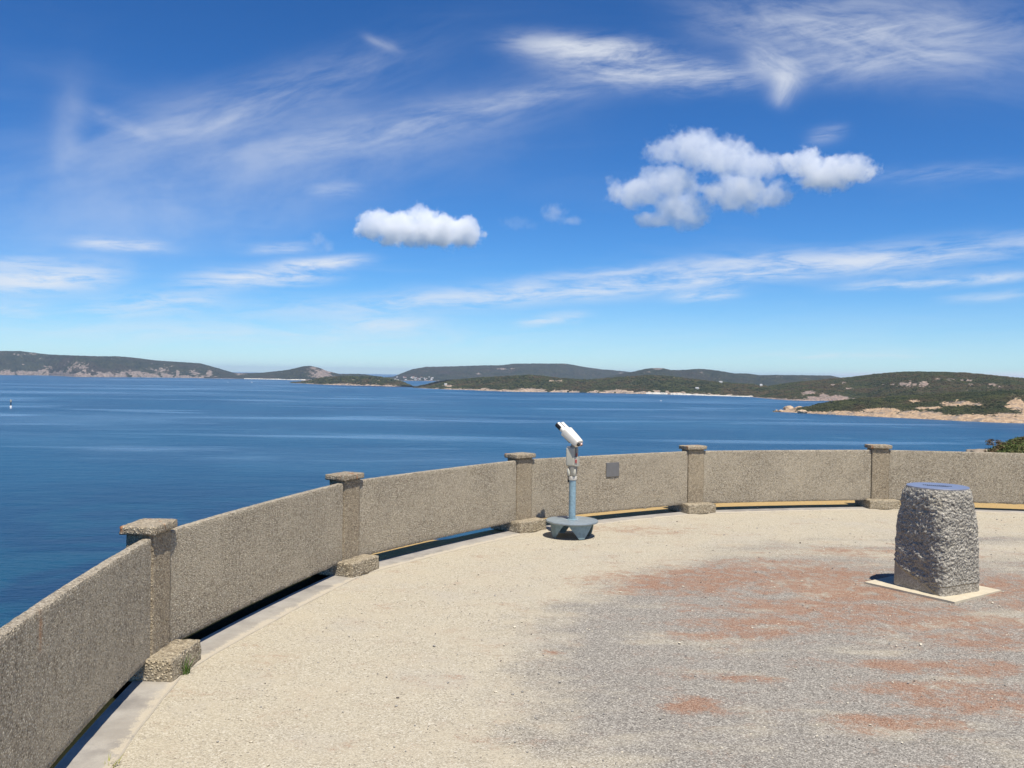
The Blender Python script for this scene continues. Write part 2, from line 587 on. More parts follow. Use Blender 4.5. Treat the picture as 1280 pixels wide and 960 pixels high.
def make_gravel(center, R):
    m, n, b, pos, obj = material('gravel')
    x, y, z = n.sep(pos)
    dist = n.vm('DISTANCE', n.comb(x, y, 0.0), (center[0], center[1], 0.0))
    w1 = n.noise(pos, 0.55, 5, 0.6)
    w2 = n.noise(n.vm('ADD', pos, (31, 7, 0)), 2.2, 4, 0.6)
    # loose tan grit round the rim, worn grey bitumen in the middle
    grey = n.m('ADD', dist, n.m('MULTIPLY', n.m('SUBTRACT', w1, 0.5), 2.2))
    grey = n.m('ADD', grey, n.m('MULTIPLY', n.m('SUBTRACT', w2, 0.5), 1.1))
    g = n.m('SUBTRACT', 1.0, n.rng(grey, R - 2.95, R - 2.15))
    drift = n.noise(n.vm('MULTIPLY', pos, (0.9, 1.9, 1.0)), 0.85, 5, 0.62)
    g = n.m('MULTIPLY', g, n.m('SUBTRACT', 1.0, n.m('MULTIPLY', n.rng(drift, 0.50, 0.68), 0.68)))
    far = n.rng(y, 9.6, 11.4)
    g = n.m('MULTIPLY', g, n.m('SUBTRACT', 1.0, n.m('MULTIPLY', far, n.rng(n.noise(n.vm('MULTIPLY', pos, (0.5, 2.0, 1)), 0.9, 4, 0.6), 0.3, 0.62))))
    # stones
    v1 = n.voro(pos, 130, out='Color')
    s1, s2, s3 = n.sep(v1)
    v2 = n.voro(pos, 85, out='Color')
    t1, t2, t3 = n.sep(v2)
    tan = n.ramp(s1, [(0, (.29, .25, .185)), (.3, (.40, .352, .262)), (.7, (.475, .422, .318)), (1, (.58, .53, .425))])
    tan = n.mix(n.m('MULTIPLY', n.rng(w2, .40, .68), .5), tan, (.46, .40, .295))
    tan = n.mix(n.m('MULTIPLY', n.rng(n.noise(pos, 1.1, 4, .6), .5, .72), .35), tan, (.40, .37, .32))
    gr = n.ramp(s1, [(0, (.135, .122, .104)), (.35, (.222, .203, .174)), (.75, (.32, .292, .250)), (1, (.49, .455, .39))])
    col = n.mix(g, tan, gr)
    col = n.mix(n.m('MULTIPLY', n.m('GREATER_THAN', t1, 0.985), 0.55), col, (.12, .10, .09))
    col = n.mix(n.m('MULTIPLY', n.m('LESS_THAN', t2, 0.02), 0.45), col, (.66, .61, .52))
    # patches of red-brown laterite grit
    red = None
    for (px_, py_, rx, ry, k) in [(840, 728, .85, .55, .95), (905, 722, 1.0, .62, 1.0), (985, 715, 1.2, .6, 1.0), (1060, 735, 1.1, .8, .95),
                                  (1010, 760, 1.0, .45, .95), (960, 782, .75, .32, .95), (1080, 765, 1.0, .6, .9), (1160, 775, 1.2, .55, .75),
                                  (1270, 735, .9, .9, .9), (900, 795, .45, .22, .7), (872, 882, .22, .17, 1.1), (920, 847, .4, .12, .7),
                                  (1180, 835, .8, .22, .9), (1215, 882, .55, .20, 1.0), (1130, 905, .42, .15, 1.0), (1070, 898, .18, .10, .9),
                                  (1260, 870, .5, .25, .8), (1240, 800, .8, .3, .7), (1110, 690, 1.6, .5, .55), (1180, 860, .7, .2, .75),
                                  (790, 662, 1.3, .35, .5), (690, 815, .10, .06, .6), (628, 905, .14, .08, .5), (570, 845, .10, .07, .5)]:
        c = on_plane(px_, py_)
        q = n.vm('MULTIPLY', n.vm('SUBTRACT', pos, tuple(c)), (1 / rx, 1 / ry, 0))
        f = n.m('MULTIPLY', n.m('EXPONENT', n.m('MULTIPLY', n.vm('DOT_PRODUCT', q, q), -1.0)), k)
        red = f if red is None else n.m('MAXIMUM', red, f)
    rn = n.noise(n.vm('MULTIPLY', pos, (1.0, 1.45, 1)), 2.1, 8, 0.75, 0.3)
    rn2 = n.noise(n.vm('MULTIPLY', pos, (1.0, 1.2, 1)), 16.0, 5, 0.75)
    red = n.m('SUBTRACT', n.m('ADD', n.m('MULTIPLY', red, 0.95), n.m('ADD', n.m('MULTIPLY', rn, 2.6), n.m('MULTIPLY', rn2, 1.1))), 1.72)
    rf = n.rng(red, 0.10, 0.95)
    rf = n.m('MULTIPLY', rf, n.rng(n.noise(n.vm('ADD', pos, (3, 8, 0)), 5.5, 6, 0.72), 0.36, 0.54, 0.25, 1.0))
    rf = n.m('MULTIPLY', rf, n.rng(n.m('ADD', s2, n.m('MULTIPLY', rf, 0.8)), 0.35, 1.0))
    rc = n.ramp(s3, [(0, (.17, .085, .050)), (.5, (.285, .150, .092)), (1, (.42, .285, .20))])
    col = n.mix(n.m('MULTIPLY', rf, 0.86), col, rc)
    n.put(b.inputs['Base Color'], col)
    b.inputs['Roughness'].default_value = 0.95
    b.inputs['Specular IOR Level'].default_value = 0.2
    h = n.m('ADD', n.m('MULTIPLY', n.m('SUBTRACT', 1.0, n.voro(pos, 130)), 0.6), n.m('MULTIPLY', n.m('SUBTRACT', 1.0, n.voro(pos, 85)), 0.4))
    h = n.m('ADD', h, n.m('MULTIPLY', n.noise(pos, 9, 4, 0.6), 1.3))
    n.put(b.inputs['Normal'], n.bump(h, 0.009, 0.9))
    return m


def plain(name, col, rough=0.6, metal=0.0, bump=0.0, scale=60, var=0.15, spec=0.5):
    m, n, b, pos, obj = material(name)
    q = n.noise(obj, scale, 4, 0.6)
    q2 = n.noise(obj, scale * 0.15, 4, 0.6)
    f = n.m('ADD', n.m('MULTIPLY', q, 0.5), n.m('MULTIPLY', q2, 0.5))
    c = n.mix(n.rng(f, 0.35, 0.65), tuple(k * (1 - var) for k in col), tuple(min(1, k * (1 + var)) for k in col))
    n.put(b.inputs['Base Color'], c)
    b.inputs['Roughness'].default_value = rough
    b.inputs['Metallic'].default_value = metal
    b.inputs['Specular IOR Level'].default_value = spec
    if bump:
        n.put(b.inputs['Normal'], n.bump(q, bump, 1.0))
    return m


def make_kerb():
    m, n, b, pos, obj = material('kerb_concrete')
    a = n.noise(pos, 3.0, 6, 0.65)
    c = n.noise(pos, 120, 3, 0.6)
    col = n.mix(n.rng(a, 0.32, 0.68), (.275, .247, .205), (.37, .337, .285))
    col = n.mix(n.m('MULTIPLY', n.rng(c, 0.45, 0.7), 0.4), col, (.25, .23, .21))
    st = n.noise(pos, 1.3, 5, 0.7)
    col = n.mix(n.m('MULTIPLY', n.rng(st, 0.50, 0.66), 0.55), col, (.17, .155, .14))
    st2 = n.noise(n.vm('ADD', pos, (9, 3, 0)), 6.0, 5, 0.7)
    grit = n.rng(n.m('SUBTRACT', n.m('ADD', n.m('MULTIPLY', st2, 1.0), n.m('MULTIPLY', c, 0.45)), n.m('MULTIPLY', n.attr('edge'), 0.9)), 0.46, 0.66)
    col = n.mix(grit, col, n.mix(c, (.34, .29, .21), (.52, .46, .36)))
    n.put(b.inputs['Base Color'], col)
    b.inputs['Roughness'].default_value = 0.9
    n.put(b.inputs['Normal'], n.bump(n.m('ADD', c, n.m('MULTIPLY', a, 1.5)), 0.004, 0.8))
    return m


M_KERB = make_kerb()


def make_terrain_mat():
    m, n, b, pos, obj = material('dry_grass_ground')
    x, y, z = n.sep(pos)
    a = n.noise(pos, 0.8, 6, 0.65)
    c = n.noise(pos, 30, 4, 0.7)
    straw = n.mix(c, (.36, .235, .095), (.60, .43, .20))
    green = n.mix(c, (.035, .05, .02), (.09, .11, .04))
    f = n.rng(n.m('ADD', z, n.m('MULTIPLY', a, 1.2)), -0.9, 0.1)
    col = n.mix(f, green, straw)
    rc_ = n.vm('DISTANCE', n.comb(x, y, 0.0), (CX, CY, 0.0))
    col = n.mix(n.m('SUBTRACT', 1.0, n.rng(n.m('ADD', rc_, n.m('MULTIPLY', a, 0.25)), RAD - 0.02, RAD + 0.24)), col, (.035, .028, .022))  # near-black band: the wall's shadow put into the ground colour
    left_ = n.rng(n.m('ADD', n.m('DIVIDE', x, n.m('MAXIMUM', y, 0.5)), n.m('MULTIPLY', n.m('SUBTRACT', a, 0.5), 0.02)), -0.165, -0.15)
    col = n.mix(left_, n.mix(c, (.012, .014, .008), (.030, .032, .014)), col)  # ground behind the left panels painted dark to stand for their shade
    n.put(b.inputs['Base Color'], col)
    b.inputs['Roughness'].default_value = 1.0
    b.inputs['Specular IOR Level'].default_value = 0.1
    n.put(b.inputs['Normal'], n.bump(c, 0.03, 1.0))
    return m


def make_land_mat(name, scale, green_a, green_b, brown, rock_a, rock_b):
    """coastal scrub with granite where the mesh says so (attributes rock and sand)"""
    m, n, b, pos, obj = material(name)
    k = 1.0 / scale
    a = n.noise(pos, 0.030 * k, 6, 0.62)
    c = n.noise(n.vm('ADD', pos, (500, 90, 0)), 0.007 * k, 5, 0.6)
    d = n.noise(pos, 0.15 * k, 4, 0.65)
    col = n.mix(n.rng(a, 0.34, 0.66), green_a, green_b)
    col = n.mix(n.m('MULTIPLY', n.rng(c, 0.45, 0.66), 0.75), col, brown)
    col = n.mix(n.rng(d, 0.35, 0.7), n.mix(0.45, col, (.012, .016, .010)), col)
    rk = n.mix(n.rng(d, 0.35, 0.65), rock_a, rock_b)
    rk = n.mix(n.m('MULTIPLY', n.rng(n.noise(pos, 0.05 * k, 5, 0.7), 0.46, 0.62), 0.8), rk, (.20, .175, .155))
    r = n.rng(n.m('ADD', n.attr('rock'), n.m('ADD', n.m('MULTIPLY', n.m('SUBTRACT', a, 0.5), 1.5), n.m('ADD', n.m('MULTIPLY', n.m('SUBTRACT', d, 0.5), 1.0), n.m('MULTIPLY', n.m('SUBTRACT', n.noise(pos, 0.075 * k, 4, 0.6), 0.5), 1.3)))), 0.40, 0.66)
    col = n.mix(r, col, rk)
    col = n.mix(n.rng(n.attr('sand'), 0.4, 0.6), col, (.60, .56, .49))
    n.put(b.inputs['Base Color'], col)
    b.inputs['Roughness'].default_value = 0.95
    b.inputs['Specular IOR Level'].default_value = 0.15
    h = n.m('ADD', d, n.m('MULTIPLY', a, 2.5))
    n.put(b.inputs['Normal'], n.bump(h, 5.0 * scale, 0.9))
    return m


SCRUB_A, SCRUB_B, SCRUB_BR = (.024, .030, .011), (.062, .066, .022), (.090, .060, .031)
M_LAND_NEAR = make_land_mat('near_scrubland', 1.0, SCRUB_A, SCRUB_B, SCRUB_BR, (.35, .235, .145), (.52, .375, .235))
M_LAND_HILL = make_land_mat('hill_scrubland', 1.2, SCRUB_A, SCRUB_B, SCRUB_BR, (.15, .105, .095), (.40, .30, .235))
M_LAND_MID = make_land_mat('mid_scrubland', 1.6, SCRUB_A, SCRUB_B, (.078, .062, .036), (.31, .22, .16), (.48, .37, .27))
M_LAND_FAR = make_land_mat('far_scrubland', 3.0, (.024, .034, .026), (.050, .056, .036), (.060, .050, .045), (.15, .115, .105), (.31, .25, .21))


def make_scrub_mat():
    m, n, b, pos, obj = material('scrub_leaves')
    info = n.noise(pos, 0.028, 5, 0.65)
    d = n.noise(pos, 0.25, 4, 0.7)
    col = n.mix(n.rng(info, 0.40, 0.60), (.022, .032, .010), (.068, .072, .022))
    col = n.mix(n.m('MULTIPLY', n.rng(n.noise(pos, 0.008, 4, 0.6), 0.46, 0.62), 0.75), col, (.092, .060, .030))
    col = n.mix(n.rng(d, 0.3, 0.7), n.mix(0.25, col, (.012, .016, .01)), col)
    n.put(b.inputs['Base Color'], col)
    b.inputs['Roughness'].default_value = 0.95
    b.inputs['Specular IOR Level'].default_value = 0.15
    return m


M_SCRUB = make_scrub_mat()


def make_sea_mat():
    m, n, b, pos, obj = material('sea_water')
    x, y, z = n.sep(pos)
    dist = n.vm('LENGTH', n.comb(x, y, 0.0))
    # wind slicks and ruffled lanes, drawn out across the bay
    wv = n.comb(n.m('MULTIPLY', x, 0.34), n.m('ADD', y, n.m('MULTIPLY', x, 0.12)), 0.0)
    s1 = n.noise(wv, 0.0017, 6, 0.60, 0.8)
    s2 = n.noise(n.vm('ADD', n.comb(n.m('MULTIPLY', x, 0.25), n.m('SUBTRACT', y, n.m('MULTIPLY', x, 0.05)), 0), (900, 300, 0)), 0.0075, 5, 0.6, 0.5)
    lane = n.m('ADD', n.m('MULTIPLY', n.rng(s1, 0.48, 0.76), 0.85), n.m('MULTIPLY', n.rng(s2, 0.52, 0.66), 0.6))
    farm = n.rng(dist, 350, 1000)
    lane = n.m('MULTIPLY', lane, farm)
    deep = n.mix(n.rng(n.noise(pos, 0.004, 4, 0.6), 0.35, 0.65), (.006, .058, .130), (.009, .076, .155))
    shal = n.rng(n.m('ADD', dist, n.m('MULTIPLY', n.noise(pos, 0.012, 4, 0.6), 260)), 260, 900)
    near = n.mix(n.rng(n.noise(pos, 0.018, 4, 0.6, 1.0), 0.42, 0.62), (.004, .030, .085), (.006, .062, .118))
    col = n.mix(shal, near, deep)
    col = n.mix(n.m('MULTIPLY', lane, 0.60), col, (.15, .27, .40))  # sky reflection on the smooth slicks painted into the base colour
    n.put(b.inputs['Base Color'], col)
    n.put(b.inputs['Roughness'], n.m('MULTIPLY_ADD', lane, -0.05, 0.30))
    b.inputs['IOR'].default_value = 1.33
    b.inputs['Specular IOR Level'].default_value = 0.32
    h = n.m('ADD', n.m('MULTIPLY', n.noise(n.vm('MULTIPLY', pos, (0.7, 1.2, 1)), 0.35, 5, 0.65), 1.0),
            n.m('MULTIPLY', n.noise(n.vm('MULTIPLY', pos, (0.5, 1.0, 1)), 0.06, 4, 0.6), 3.0))
    h = n.m('MULTIPLY', h, n.m('MULTIPLY_ADD', lane, -0.7, 1.0))
    n.put(b.inputs['Normal'], n.bump(h, 1.3, 1.0))
    return m


# ------------------------------------------------------------------ the lookout: ring geometry
CX, CY, RAD = 6.4903, 5.7837, 8.9327
PHI0, DPHI = R_(177.072), R_(21.0563)
WALL_T = 0.066
Z_BOT, Z_TOP = 0.130, 0.950
BOW = 0.040                # the panels bend outward this much at mid-length


def ring(ang, r, z=0.0):
    return Vector((CX + r * math.cos(ang), CY + r * math.sin(ang), z))


def wall_r(ang):
    """distance from the middle of the terrace to the wall line, which runs straight from post to post"""
    t = (PHI0 + 1.0 * DPHI - ang) % (2 * math.pi) / DPHI
    f = t - math.floor(t)
    return RAD * math.cos(DPHI / 2) / math.cos((f - 0.5) * DPHI) + 0.02 + BOW * (1 - (2 * f - 1) ** 2)


# gravel sheet: a disc, finer near the camera
M_GRAVEL = make_gravel((CX, CY), RAD)
na, nr = 340, 60
V = np.zeros((na, nr, 3))
for i in range(na):
    a = 2 * math.pi * i / na
    for j in range(nr):
        rm = wall_r(a) - 0.195
        r = 0.02 + (rm - 0.02) * j / (nr - 1)
        p = ring(a, r)
        edge = max(0, 1 - (rm - r) / 0.4)
        zz = 0.010 * fbm(p.x * .8, p.y * .8, 3) * (1 - edge) + edge * 0.004 * mnoise.noise(Vector((p.x * 4, p.y * 4, 0)))
        V[i, j] = (p.x, p.y, zz)
gravel = mesh_obj('gravel_ground', V.reshape(-1, 3), grid_faces(na, nr, True), M_GRAVEL)
tag(gravel, 'pale tan and grey gravel terrace with red-brown patches', 'ground', kind='structure')

# kerb: flat concrete strip under the wall, from just inside it to behind it
prof = [(-0.214, -0.15, 0), (-0.212, 0.004, 0), (-0.204, 0.012, 0), (-0.18, 0.013, .1), (-0.14, 0.014, .3), (-0.08, 0.014, .6), (0.0, 0.014, 1), (0.07, 0.014, 1), (0.085, 0.004, 1), (0.088, -0.25, 1)]
na = 680
V = np.zeros((na, len(prof), 3))
EDGE = np.zeros((na, len(prof)))
for i in range(na):
    a = 2 * math.pi * i / na
    for j, (o, z, e) in enumerate(prof):
        rr = wall_r(a) + o + (0.010 * mnoise.noise(Vector((math.cos(a) * 22, math.sin(a) * 22, 1.0))) if j < 3 else 0)
        V[i, j] = ring(a, rr, z)
        EDGE[i, j] = e
kerb = mesh_obj('kerb', V.reshape(-1, 3), grid_faces(na, len(prof), True), M_KERB, smooth=False)
at_ = kerb.data.attributes.new('edge', 'FLOAT', 'POINT')
at_.data.foreach_set('value', EDGE.ravel().astype(np.float32))
tag(kerb, 'flat curved concrete kerb strip running under the wall', 'kerb', kind='structure')


# terrain of the lookout hill: small shelf of dry grass, then down to the sea; a spur runs out to the right
def sm(x, a, b):
    t = max(0.0, min(1.0, (x - a) / (b - a)))
    return t * t * (3 - 2 * t)


def lerp_tab(x, tab):
    if x <= tab[0][0]:
        return tab[0][1]
    for (x0, y0), (x1, y1) in zip(tab, tab[1:]):
        if x <= x1:
            return y0 + (y1 - y0) * (x - x0) / (x1 - x0)
    return tab[-1][1]


SLOPE = [(-180, .02), (-150, .02), (-100, .55), (20, .62), (25.0, .40), (26.3, .16), (27.0, .078), (27.4, .068), (28.2, .055), (29.7, .040), (33, .028), (50, .015), (180, .02)]
SHELF = [(-180, 3), (-90, .5), (-11.5, .62), (-6.5, .55), (-4.5, .04), (-0.5, .02), (1.5, .55), (4, 1.3), (40, 3), (180, 3)]


def terrain_z(x, y):
    azd = math.degrees(math.atan2(x, y))
    rc = math.hypot(x - CX, y - CY)
    wr_ = wall_r(math.atan2(y - CY, x - CX))
    d = rc - wr_ - 0.33
    s = lerp_tab(azd, SLOPE)
    sh = lerp_tab(azd, SHELF)
    q = max(0.0, d - sh)
    z = -0.002 - 0.028 * (1 - sm(azd, -12, -9)) - s * q - 0.05 * min(q, 1.0)
    z -= (0.13 - 0.124 * sm(azd, -12, -9)) * (1 - sm(d, -0.16, 0.0))  # dip behind the kerb, added to deepen the shade under the panels
    far = math.hypot(x, y)
    if s < 0.35 and far > 86:
        z -= (far - 86) * 0.5
    z += 0.4 * fbm(x * .08, y * .08) * sm(q, 2, 12) + 0.025 * fbm(x * 3, y * 3) * sm(d, 0.1, 0.4)
    return max(z, SEA - 3)


na, nr = 420, 90
V = np.zeros((na, nr, 3))
for i in range(na):
    a = 2 * math.pi * i / na
    for j in range(nr):
        t = j / (nr - 1)
        r = wall_r(a) + 0.075 + 3.0 * t + 330 * t ** 3.2
        x, y = CX + r * math.cos(a), CY + r * math.sin(a)
        V[i, j] = (x, y, terrain_z(x, y))
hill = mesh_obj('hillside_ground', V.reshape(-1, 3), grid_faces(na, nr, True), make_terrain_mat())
tag(hill, 'dry grassy hillside falling from the lookout wall towards the sea', 'ground', kind='structure')

# ------------------------------------------------------------------ wall posts
POST_LABELS = {
    -1: 'stone-chip wall post standing left of the camera, outside the frame',
    0: 'nearest stone-chip post with a grass tuft growing at its foot',
    1: 'second post from the left, rust spot on its cap',
    2: 'post just left of the binocular viewer, third from the left',
    3: 'post right of the plaque, fourth from the left',
    4: 'wall post standing behind and left of the granite pedestal',
    5: 'wall post hidden past the right edge, beyond the pedestal',
    6: 'last wall post far off to the right of the terrace',
}


def post_frame(k):
    a = PHI0 - k * DPHI
    # local x: along the wall (to the next post), local y: inward
    tx = Vector((math.sin(a), -math.cos(a), 0))
    inw = Vector((-math.cos(a), -math.sin(a), 0))
    return a, tx, inw


P_INW = 0.017      # the shaft stands this far proud of the panels
for k in range(-1, 7):
    a, tx, inw = post_frame(k)
    root = empty('wall_post', ring(a, RAD), math.atan2(tx.y, tx.x))
    tag(root, POST_LABELS[k], 'post', 'posts of the curved lookout wall')
    # local frame: x along the wall, y = outward (x rotated by +90 deg)
    shaft_d = 0.19
    yc = shaft_d / 2 - P_INW
    rough_box('shaft', (0.29, shaft_d, 0.86), (0, yc, 0.545), M_SHAFT, root, cell=0.022, amp=0.0018, round_=0.005, seed=k * 3.1)
    rough_box('cap', (0.355, 0.255, 0.058), (0, yc, 1.005), M_CAP, root, cell=0.012, amp=0.0028, round_=0.007, seed=k * 5.3 + 1)
    rough_box('base_block', (0.51, 0.58, 0.150), (0, 0.29 - 0.205, 0.078), M_FOOT, root, cell=0.016, amp=0.0042, round_=0.009, taper=0.03, seed=k * 7.7 + 2)

# ------------------------------------------------------------------ wall panels
PANEL_LABELS = {
    -1: 'nearest pebble-faced wall panel, running off the left edge',
    0: 'pebble-faced wall panel between the nearest and second posts',
    1: 'rust-marked wall panel with sea showing under its lower edge',
    2: 'wall panel behind the binocular viewer bearing a grey plaque',
    3: 'plain wall panel between the plaque panel and the pedestal',
    4: 'wall panel behind the granite pedestal, white drip near its top',
    5: 'wall panel beyond the right edge of the terrace view',
}
GAP = 0.150
for k in range(-1, 6):
    c0, c1 = ring(PHI0 - k * DPHI, RAD), ring(PHI0 - (k + 1) * DPHI, RAD)
    tv = (c1 - c0).normalized()
    ov = Vector((-tv.y, tv.x, 0))               # outward
    e0 = c0 + tv * (GAP - 0.002) + ov * 0.020
    e1 = c1 - tv * (GAP + 0.006) + ov * 0.020
    base = (e0 + e1) / 2
    root = empty('wall_panel', base, 0.0)
    tag(root, PANEL_LABELS[k], 'wall panel', 'panels of the curved lookout wall')
    nL = 110
    sec = []        # cross-section (outward offset, z) loop
    nz = 26
    rb = 0.008
    for j in range(nz + 1):
        sec.append((0.0, Z_BOT + rb + (Z_TOP - Z_BOT - 2 * rb) * j / nz))
    sec += [(0.003, Z_TOP - 0.002), (0.010, Z_TOP)]
    sec += [(0.024, Z_TOP), (0.042, Z_TOP), (WALL_T - 0.010, Z_TOP), (WALL_T - 0.003, Z_TOP - 0.002)]
    for j in range(nz + 1):
        sec.append((WALL_T, Z_TOP - rb - (Z_TOP - Z_BOT - 2 * rb) * j / nz))
    sec += [(WALL_T - 0.006, Z_BOT), (WALL_T / 2, Z_BOT), (0.006, Z_BOT)]
    ns = len(sec)
    V = np.zeros((nL, ns, 3))
    for i in range(nL):
        u_ = i / (nL - 1)
        a = u_ * 3.2 / RAD + k
        for j, (o, z) in enumerate(sec):
            s = Vector((a * RAD * 12 + k * 50, z * 12, o * 60))
            d = 0.0022 * mnoise.fractal(s, .8, 2.1, 3)
            top = z > Z_TOP - 0.004
            bot = z < Z_BOT + 0.004
            dz = 0.0
            if top:
                dz = 0.003 * mnoise.noise(Vector((a * RAD * 40, o * 40, k)))
            if bot:
                dz = -0.006 * abs(mnoise.noise(Vector((a * RAD * 9, 2.0, k)))) * (3 if mnoise.noise(Vector((a * RAD * 3, 8.0, k))) > .35 else 1) + 0.003 * mnoise.noise(Vector((a * RAD * 40, o * 40, k)))
            oo = o + (-d if o == 0 else d)
            q_ = e0.lerp(e1, u_) + ov * (oo + BOW * (1 - (2 * u_ - 1) ** 2)) - base
            V[i, j] = (q_.x, q_.y, z + dz)
    faces = []
    G = V.reshape(-1, 3)
    for i in range(nL - 1):
        for j in range(ns):
            j2 = (j + 1) % ns
            faces.append((i * ns + j, i * ns + j2, (i + 1) * ns + j2, (i + 1) * ns + j))
    # end caps as strips between the two faces
    for i, flip in ((0, True), (nL - 1, False)):
        f = [i * ns + j for j in range(ns)]
        faces.append(f if flip else f[::-1])
    me = bpy.data.meshes.new('slab')
    me.from_pydata([tuple(v) for v in G], [], faces)
    me.materials.append(M_PANEL)
    bmx = bmesh.new()
    bmx.from_mesh(me)
    bmesh.ops.recalc_face_normals(bmx, faces=bmx.faces[:])
    bmx.to_mesh(me)
    bmx.free()
    me.polygons.foreach_set('use_smooth', [True] * len(me.polygons))
    me.set_sharp_from_angle(angle=R_(40))
    link(bpy.data.objects.new('slab', me), root)
    if k == 2:
        # bronze-grey plaque fixed to the panel
        lo, hi = None, None
        best = min(range(400), key=lambda q: abs(project(e0.lerp(e1, q / 399) + Vector((0, 0, .8)))[0] - 768))
        pc = e0.lerp(e1, best / 399) - ov * (0.006 - BOW * (1 - (2 * best / 399 - 1) ** 2))
        zc = 0.835
        for _ in range(30):
            zc += (project((pc.x, pc.y, zc))[1] - 587.0) * 0.004
        Mp = Matrix.Translation(Vector((pc.x, pc.y, zc)) - base) @ Matrix.Rotation(math.atan2(-tv.y, -tv.x), 4, 'Z')
        M_PLAQ = plain('plaque_metal', (.19, .185, .18), 0.5, 0.35, 0.0006, 90, 0.10)
        bm = bmesh.new()
        add_box(bm, (0, 0, 0), (0.245, 0.014, 0.205), Mp, 0.003)
        pl = bm_obj('plaque', bm, M_PLAQ, root)
        pl['label'] = 'dark grey metal plaque on the wall face'
        M_SCREW = plain('screw_metal', (.30, .30, .30), 0.4, 0.8)
        for sx_ in (-1, 1):
            for sz_ in (-1, 1):
                bm = bmesh.new()
                p = Vector((sx_ * 0.108, 0.006, sz_ * 0.088))
                p2 = Vector((sx_ * 0.108, 0.012, sz_ * 0.088))
                add_tube(bm, Mp @ p, Mp @ p2, 0.006, seg=10)
                bm_obj('screw', bm, M_SCREW, pl)

# ------------------------------------------------------------------ binocular viewer
M_BLUE = plain('faded_blue_paint', (.225, .335, .385), 0.55, 0.0, 0.0008, 40, 0.22)
M_LEGP = plain('grey_blue_leg_paint', (.20, .285, .31), 0.55, 0.0, 0.001, 25, 0.25)
M_PLATE = plain('worn_grey_plate', (.27, .315, .335), 0.45, 0.25, 0.0008, 30, 0.14)
M_GREYP = plain('grey_enamel', (.46, .44, .36), 0.5, 0.0, 0.0006, 50, 0.08)
M_GREYD = plain('worn_grey_casting', (.31, .295, .25), 0.55, 0.1, 0.0008, 50, 0.12)
M_WHITE = plain('white_enamel', (.80, .745, .63), 0.35, 0.0, 0.0004, 30, 0.04)
M_BLACK = plain('black_rubber', (.018, .017, .017), 0.6)
M_RED = plain('red_paint', (.42, .06, .045), 0.5)
M_PINK = plain('coin_plate', (.62, .42, .36), 0.4, 0.2)
M_LENS = plain('eyepiece_glass', (.05, .03, .04), 0.08, 0.0)

gp = on_plane(714.7, 670.5)
gp = Vector((gp.x, gp.y, 0.0))
viewer = empty('binocular_viewer', gp)
tag(viewer, 'white coin binocular viewer on a blue pole with round base', 'binoculars')
# round base plate
bm = bmesh.new()
add_lathe(bm, [(0.325, 0.188), (0.338, 0.192), (0.342, 0.204), (0.338, 0.216), (0.30, 0.2195), (0.06, 0.2205)], 64)
bm_obj('base_plate', bm, M_PLATE, viewer, angle=35)
# four tapering skirt legs, curved in plan
view_ang = math.atan2(-gp.y, -gp.x)
for q in range(4):
    ac = view_ang + R_(29) + q * math.pi / 2
    bm = bmesh.new()
    nseg, nz = 10, 8
    out, inn = [], []
    for j in range(nz + 1):
        t = j / nz
        z = 0.004 + (0.187 - 0.004) * t
        half = R_(8 + (40 - 8) * t)
        rr = 0.265 + 0.018 * t
        out.append([bm.verts.new((rr * math.cos(ac + half * (2 * i / nseg - 1)), rr * math.sin(ac + half * (2 * i / nseg - 1)), z)) for i in range(nseg + 1)])
        inn.append([bm.verts.new(((rr - .012) * math.cos(ac + half * (2 * i / nseg - 1)), (rr - .012) * math.sin(ac + half * (2 * i / nseg - 1)), z)) for i in range(nseg + 1)])
    for j in range(nz):
        for i in range(nseg):
            bm.faces.new((out[j][i], out[j][i + 1], out[j + 1][i + 1], out[j + 1][i]))
            bm.faces.new((inn[j][i + 1], inn[j][i], inn[j + 1][i], inn[j + 1][i + 1]))
        bm.faces.new((out[j][0], out[j + 1][0], inn[j + 1][0], inn[j][0]))
        bm.faces.new((out[j][nseg], inn[j][nseg], inn[j + 1][nseg], out[j + 1][nseg]))
    for i in range(nseg):
        bm.faces.new((out[0][i + 1], out[0][i], inn[0][i], inn[0][i + 1]))
        bm.faces.new((out[nz][i], out[nz][i + 1], inn[nz][i + 1], inn[nz][i]))
    bm_obj('leg', bm, M_LEGP, viewer, angle=40)
# pole
bm = bmesh.new()
add_lathe(bm, [(0.062, 0.2195), (0.062, 0.226), (0.0445, 0.232), (0.0440, 0.80)], 32)
bm_obj('pole', bm, M_BLUE, viewer, angle=40)


def zz(py, px=715.4):
    """height of the point of the viewer's axis that shows at this row"""
    d = math.hypot(gp.x, gp.y)
    return at_dist(px, py, d).z


for q in range(4):
    t_ = R_(45) + q * math.pi / 2 + view_ang
    bm = bmesh.new()
    add_lathe(bm, [(0.011, 0.2195), (0.011, 0.228), (0.008, 0.231)], 6, Matrix.Translation((0.095 * math.cos(t_), 0.095 * math.sin(t_), 0)))
    bm_obj('bolt', bm, M_PLATE, viewer)

vdir = Vector((gp.x, gp.y, 0)).normalized()          # away from the camera
vrt = Vector((vdir.y, -vdir.x, 0))                   # to the right in view
S = gp.length / F_PX                                 # metres per photo pixel there


def L(dx_px, z, back=0.0):
    """local point: photo pixels right of the axis, height, metres away from the camera"""
    p = vrt * (dx_px * S) + vdir * back
    return Vector((p.x, p.y, z))


ROTV = math.atan2(vrt.y, vrt.x)
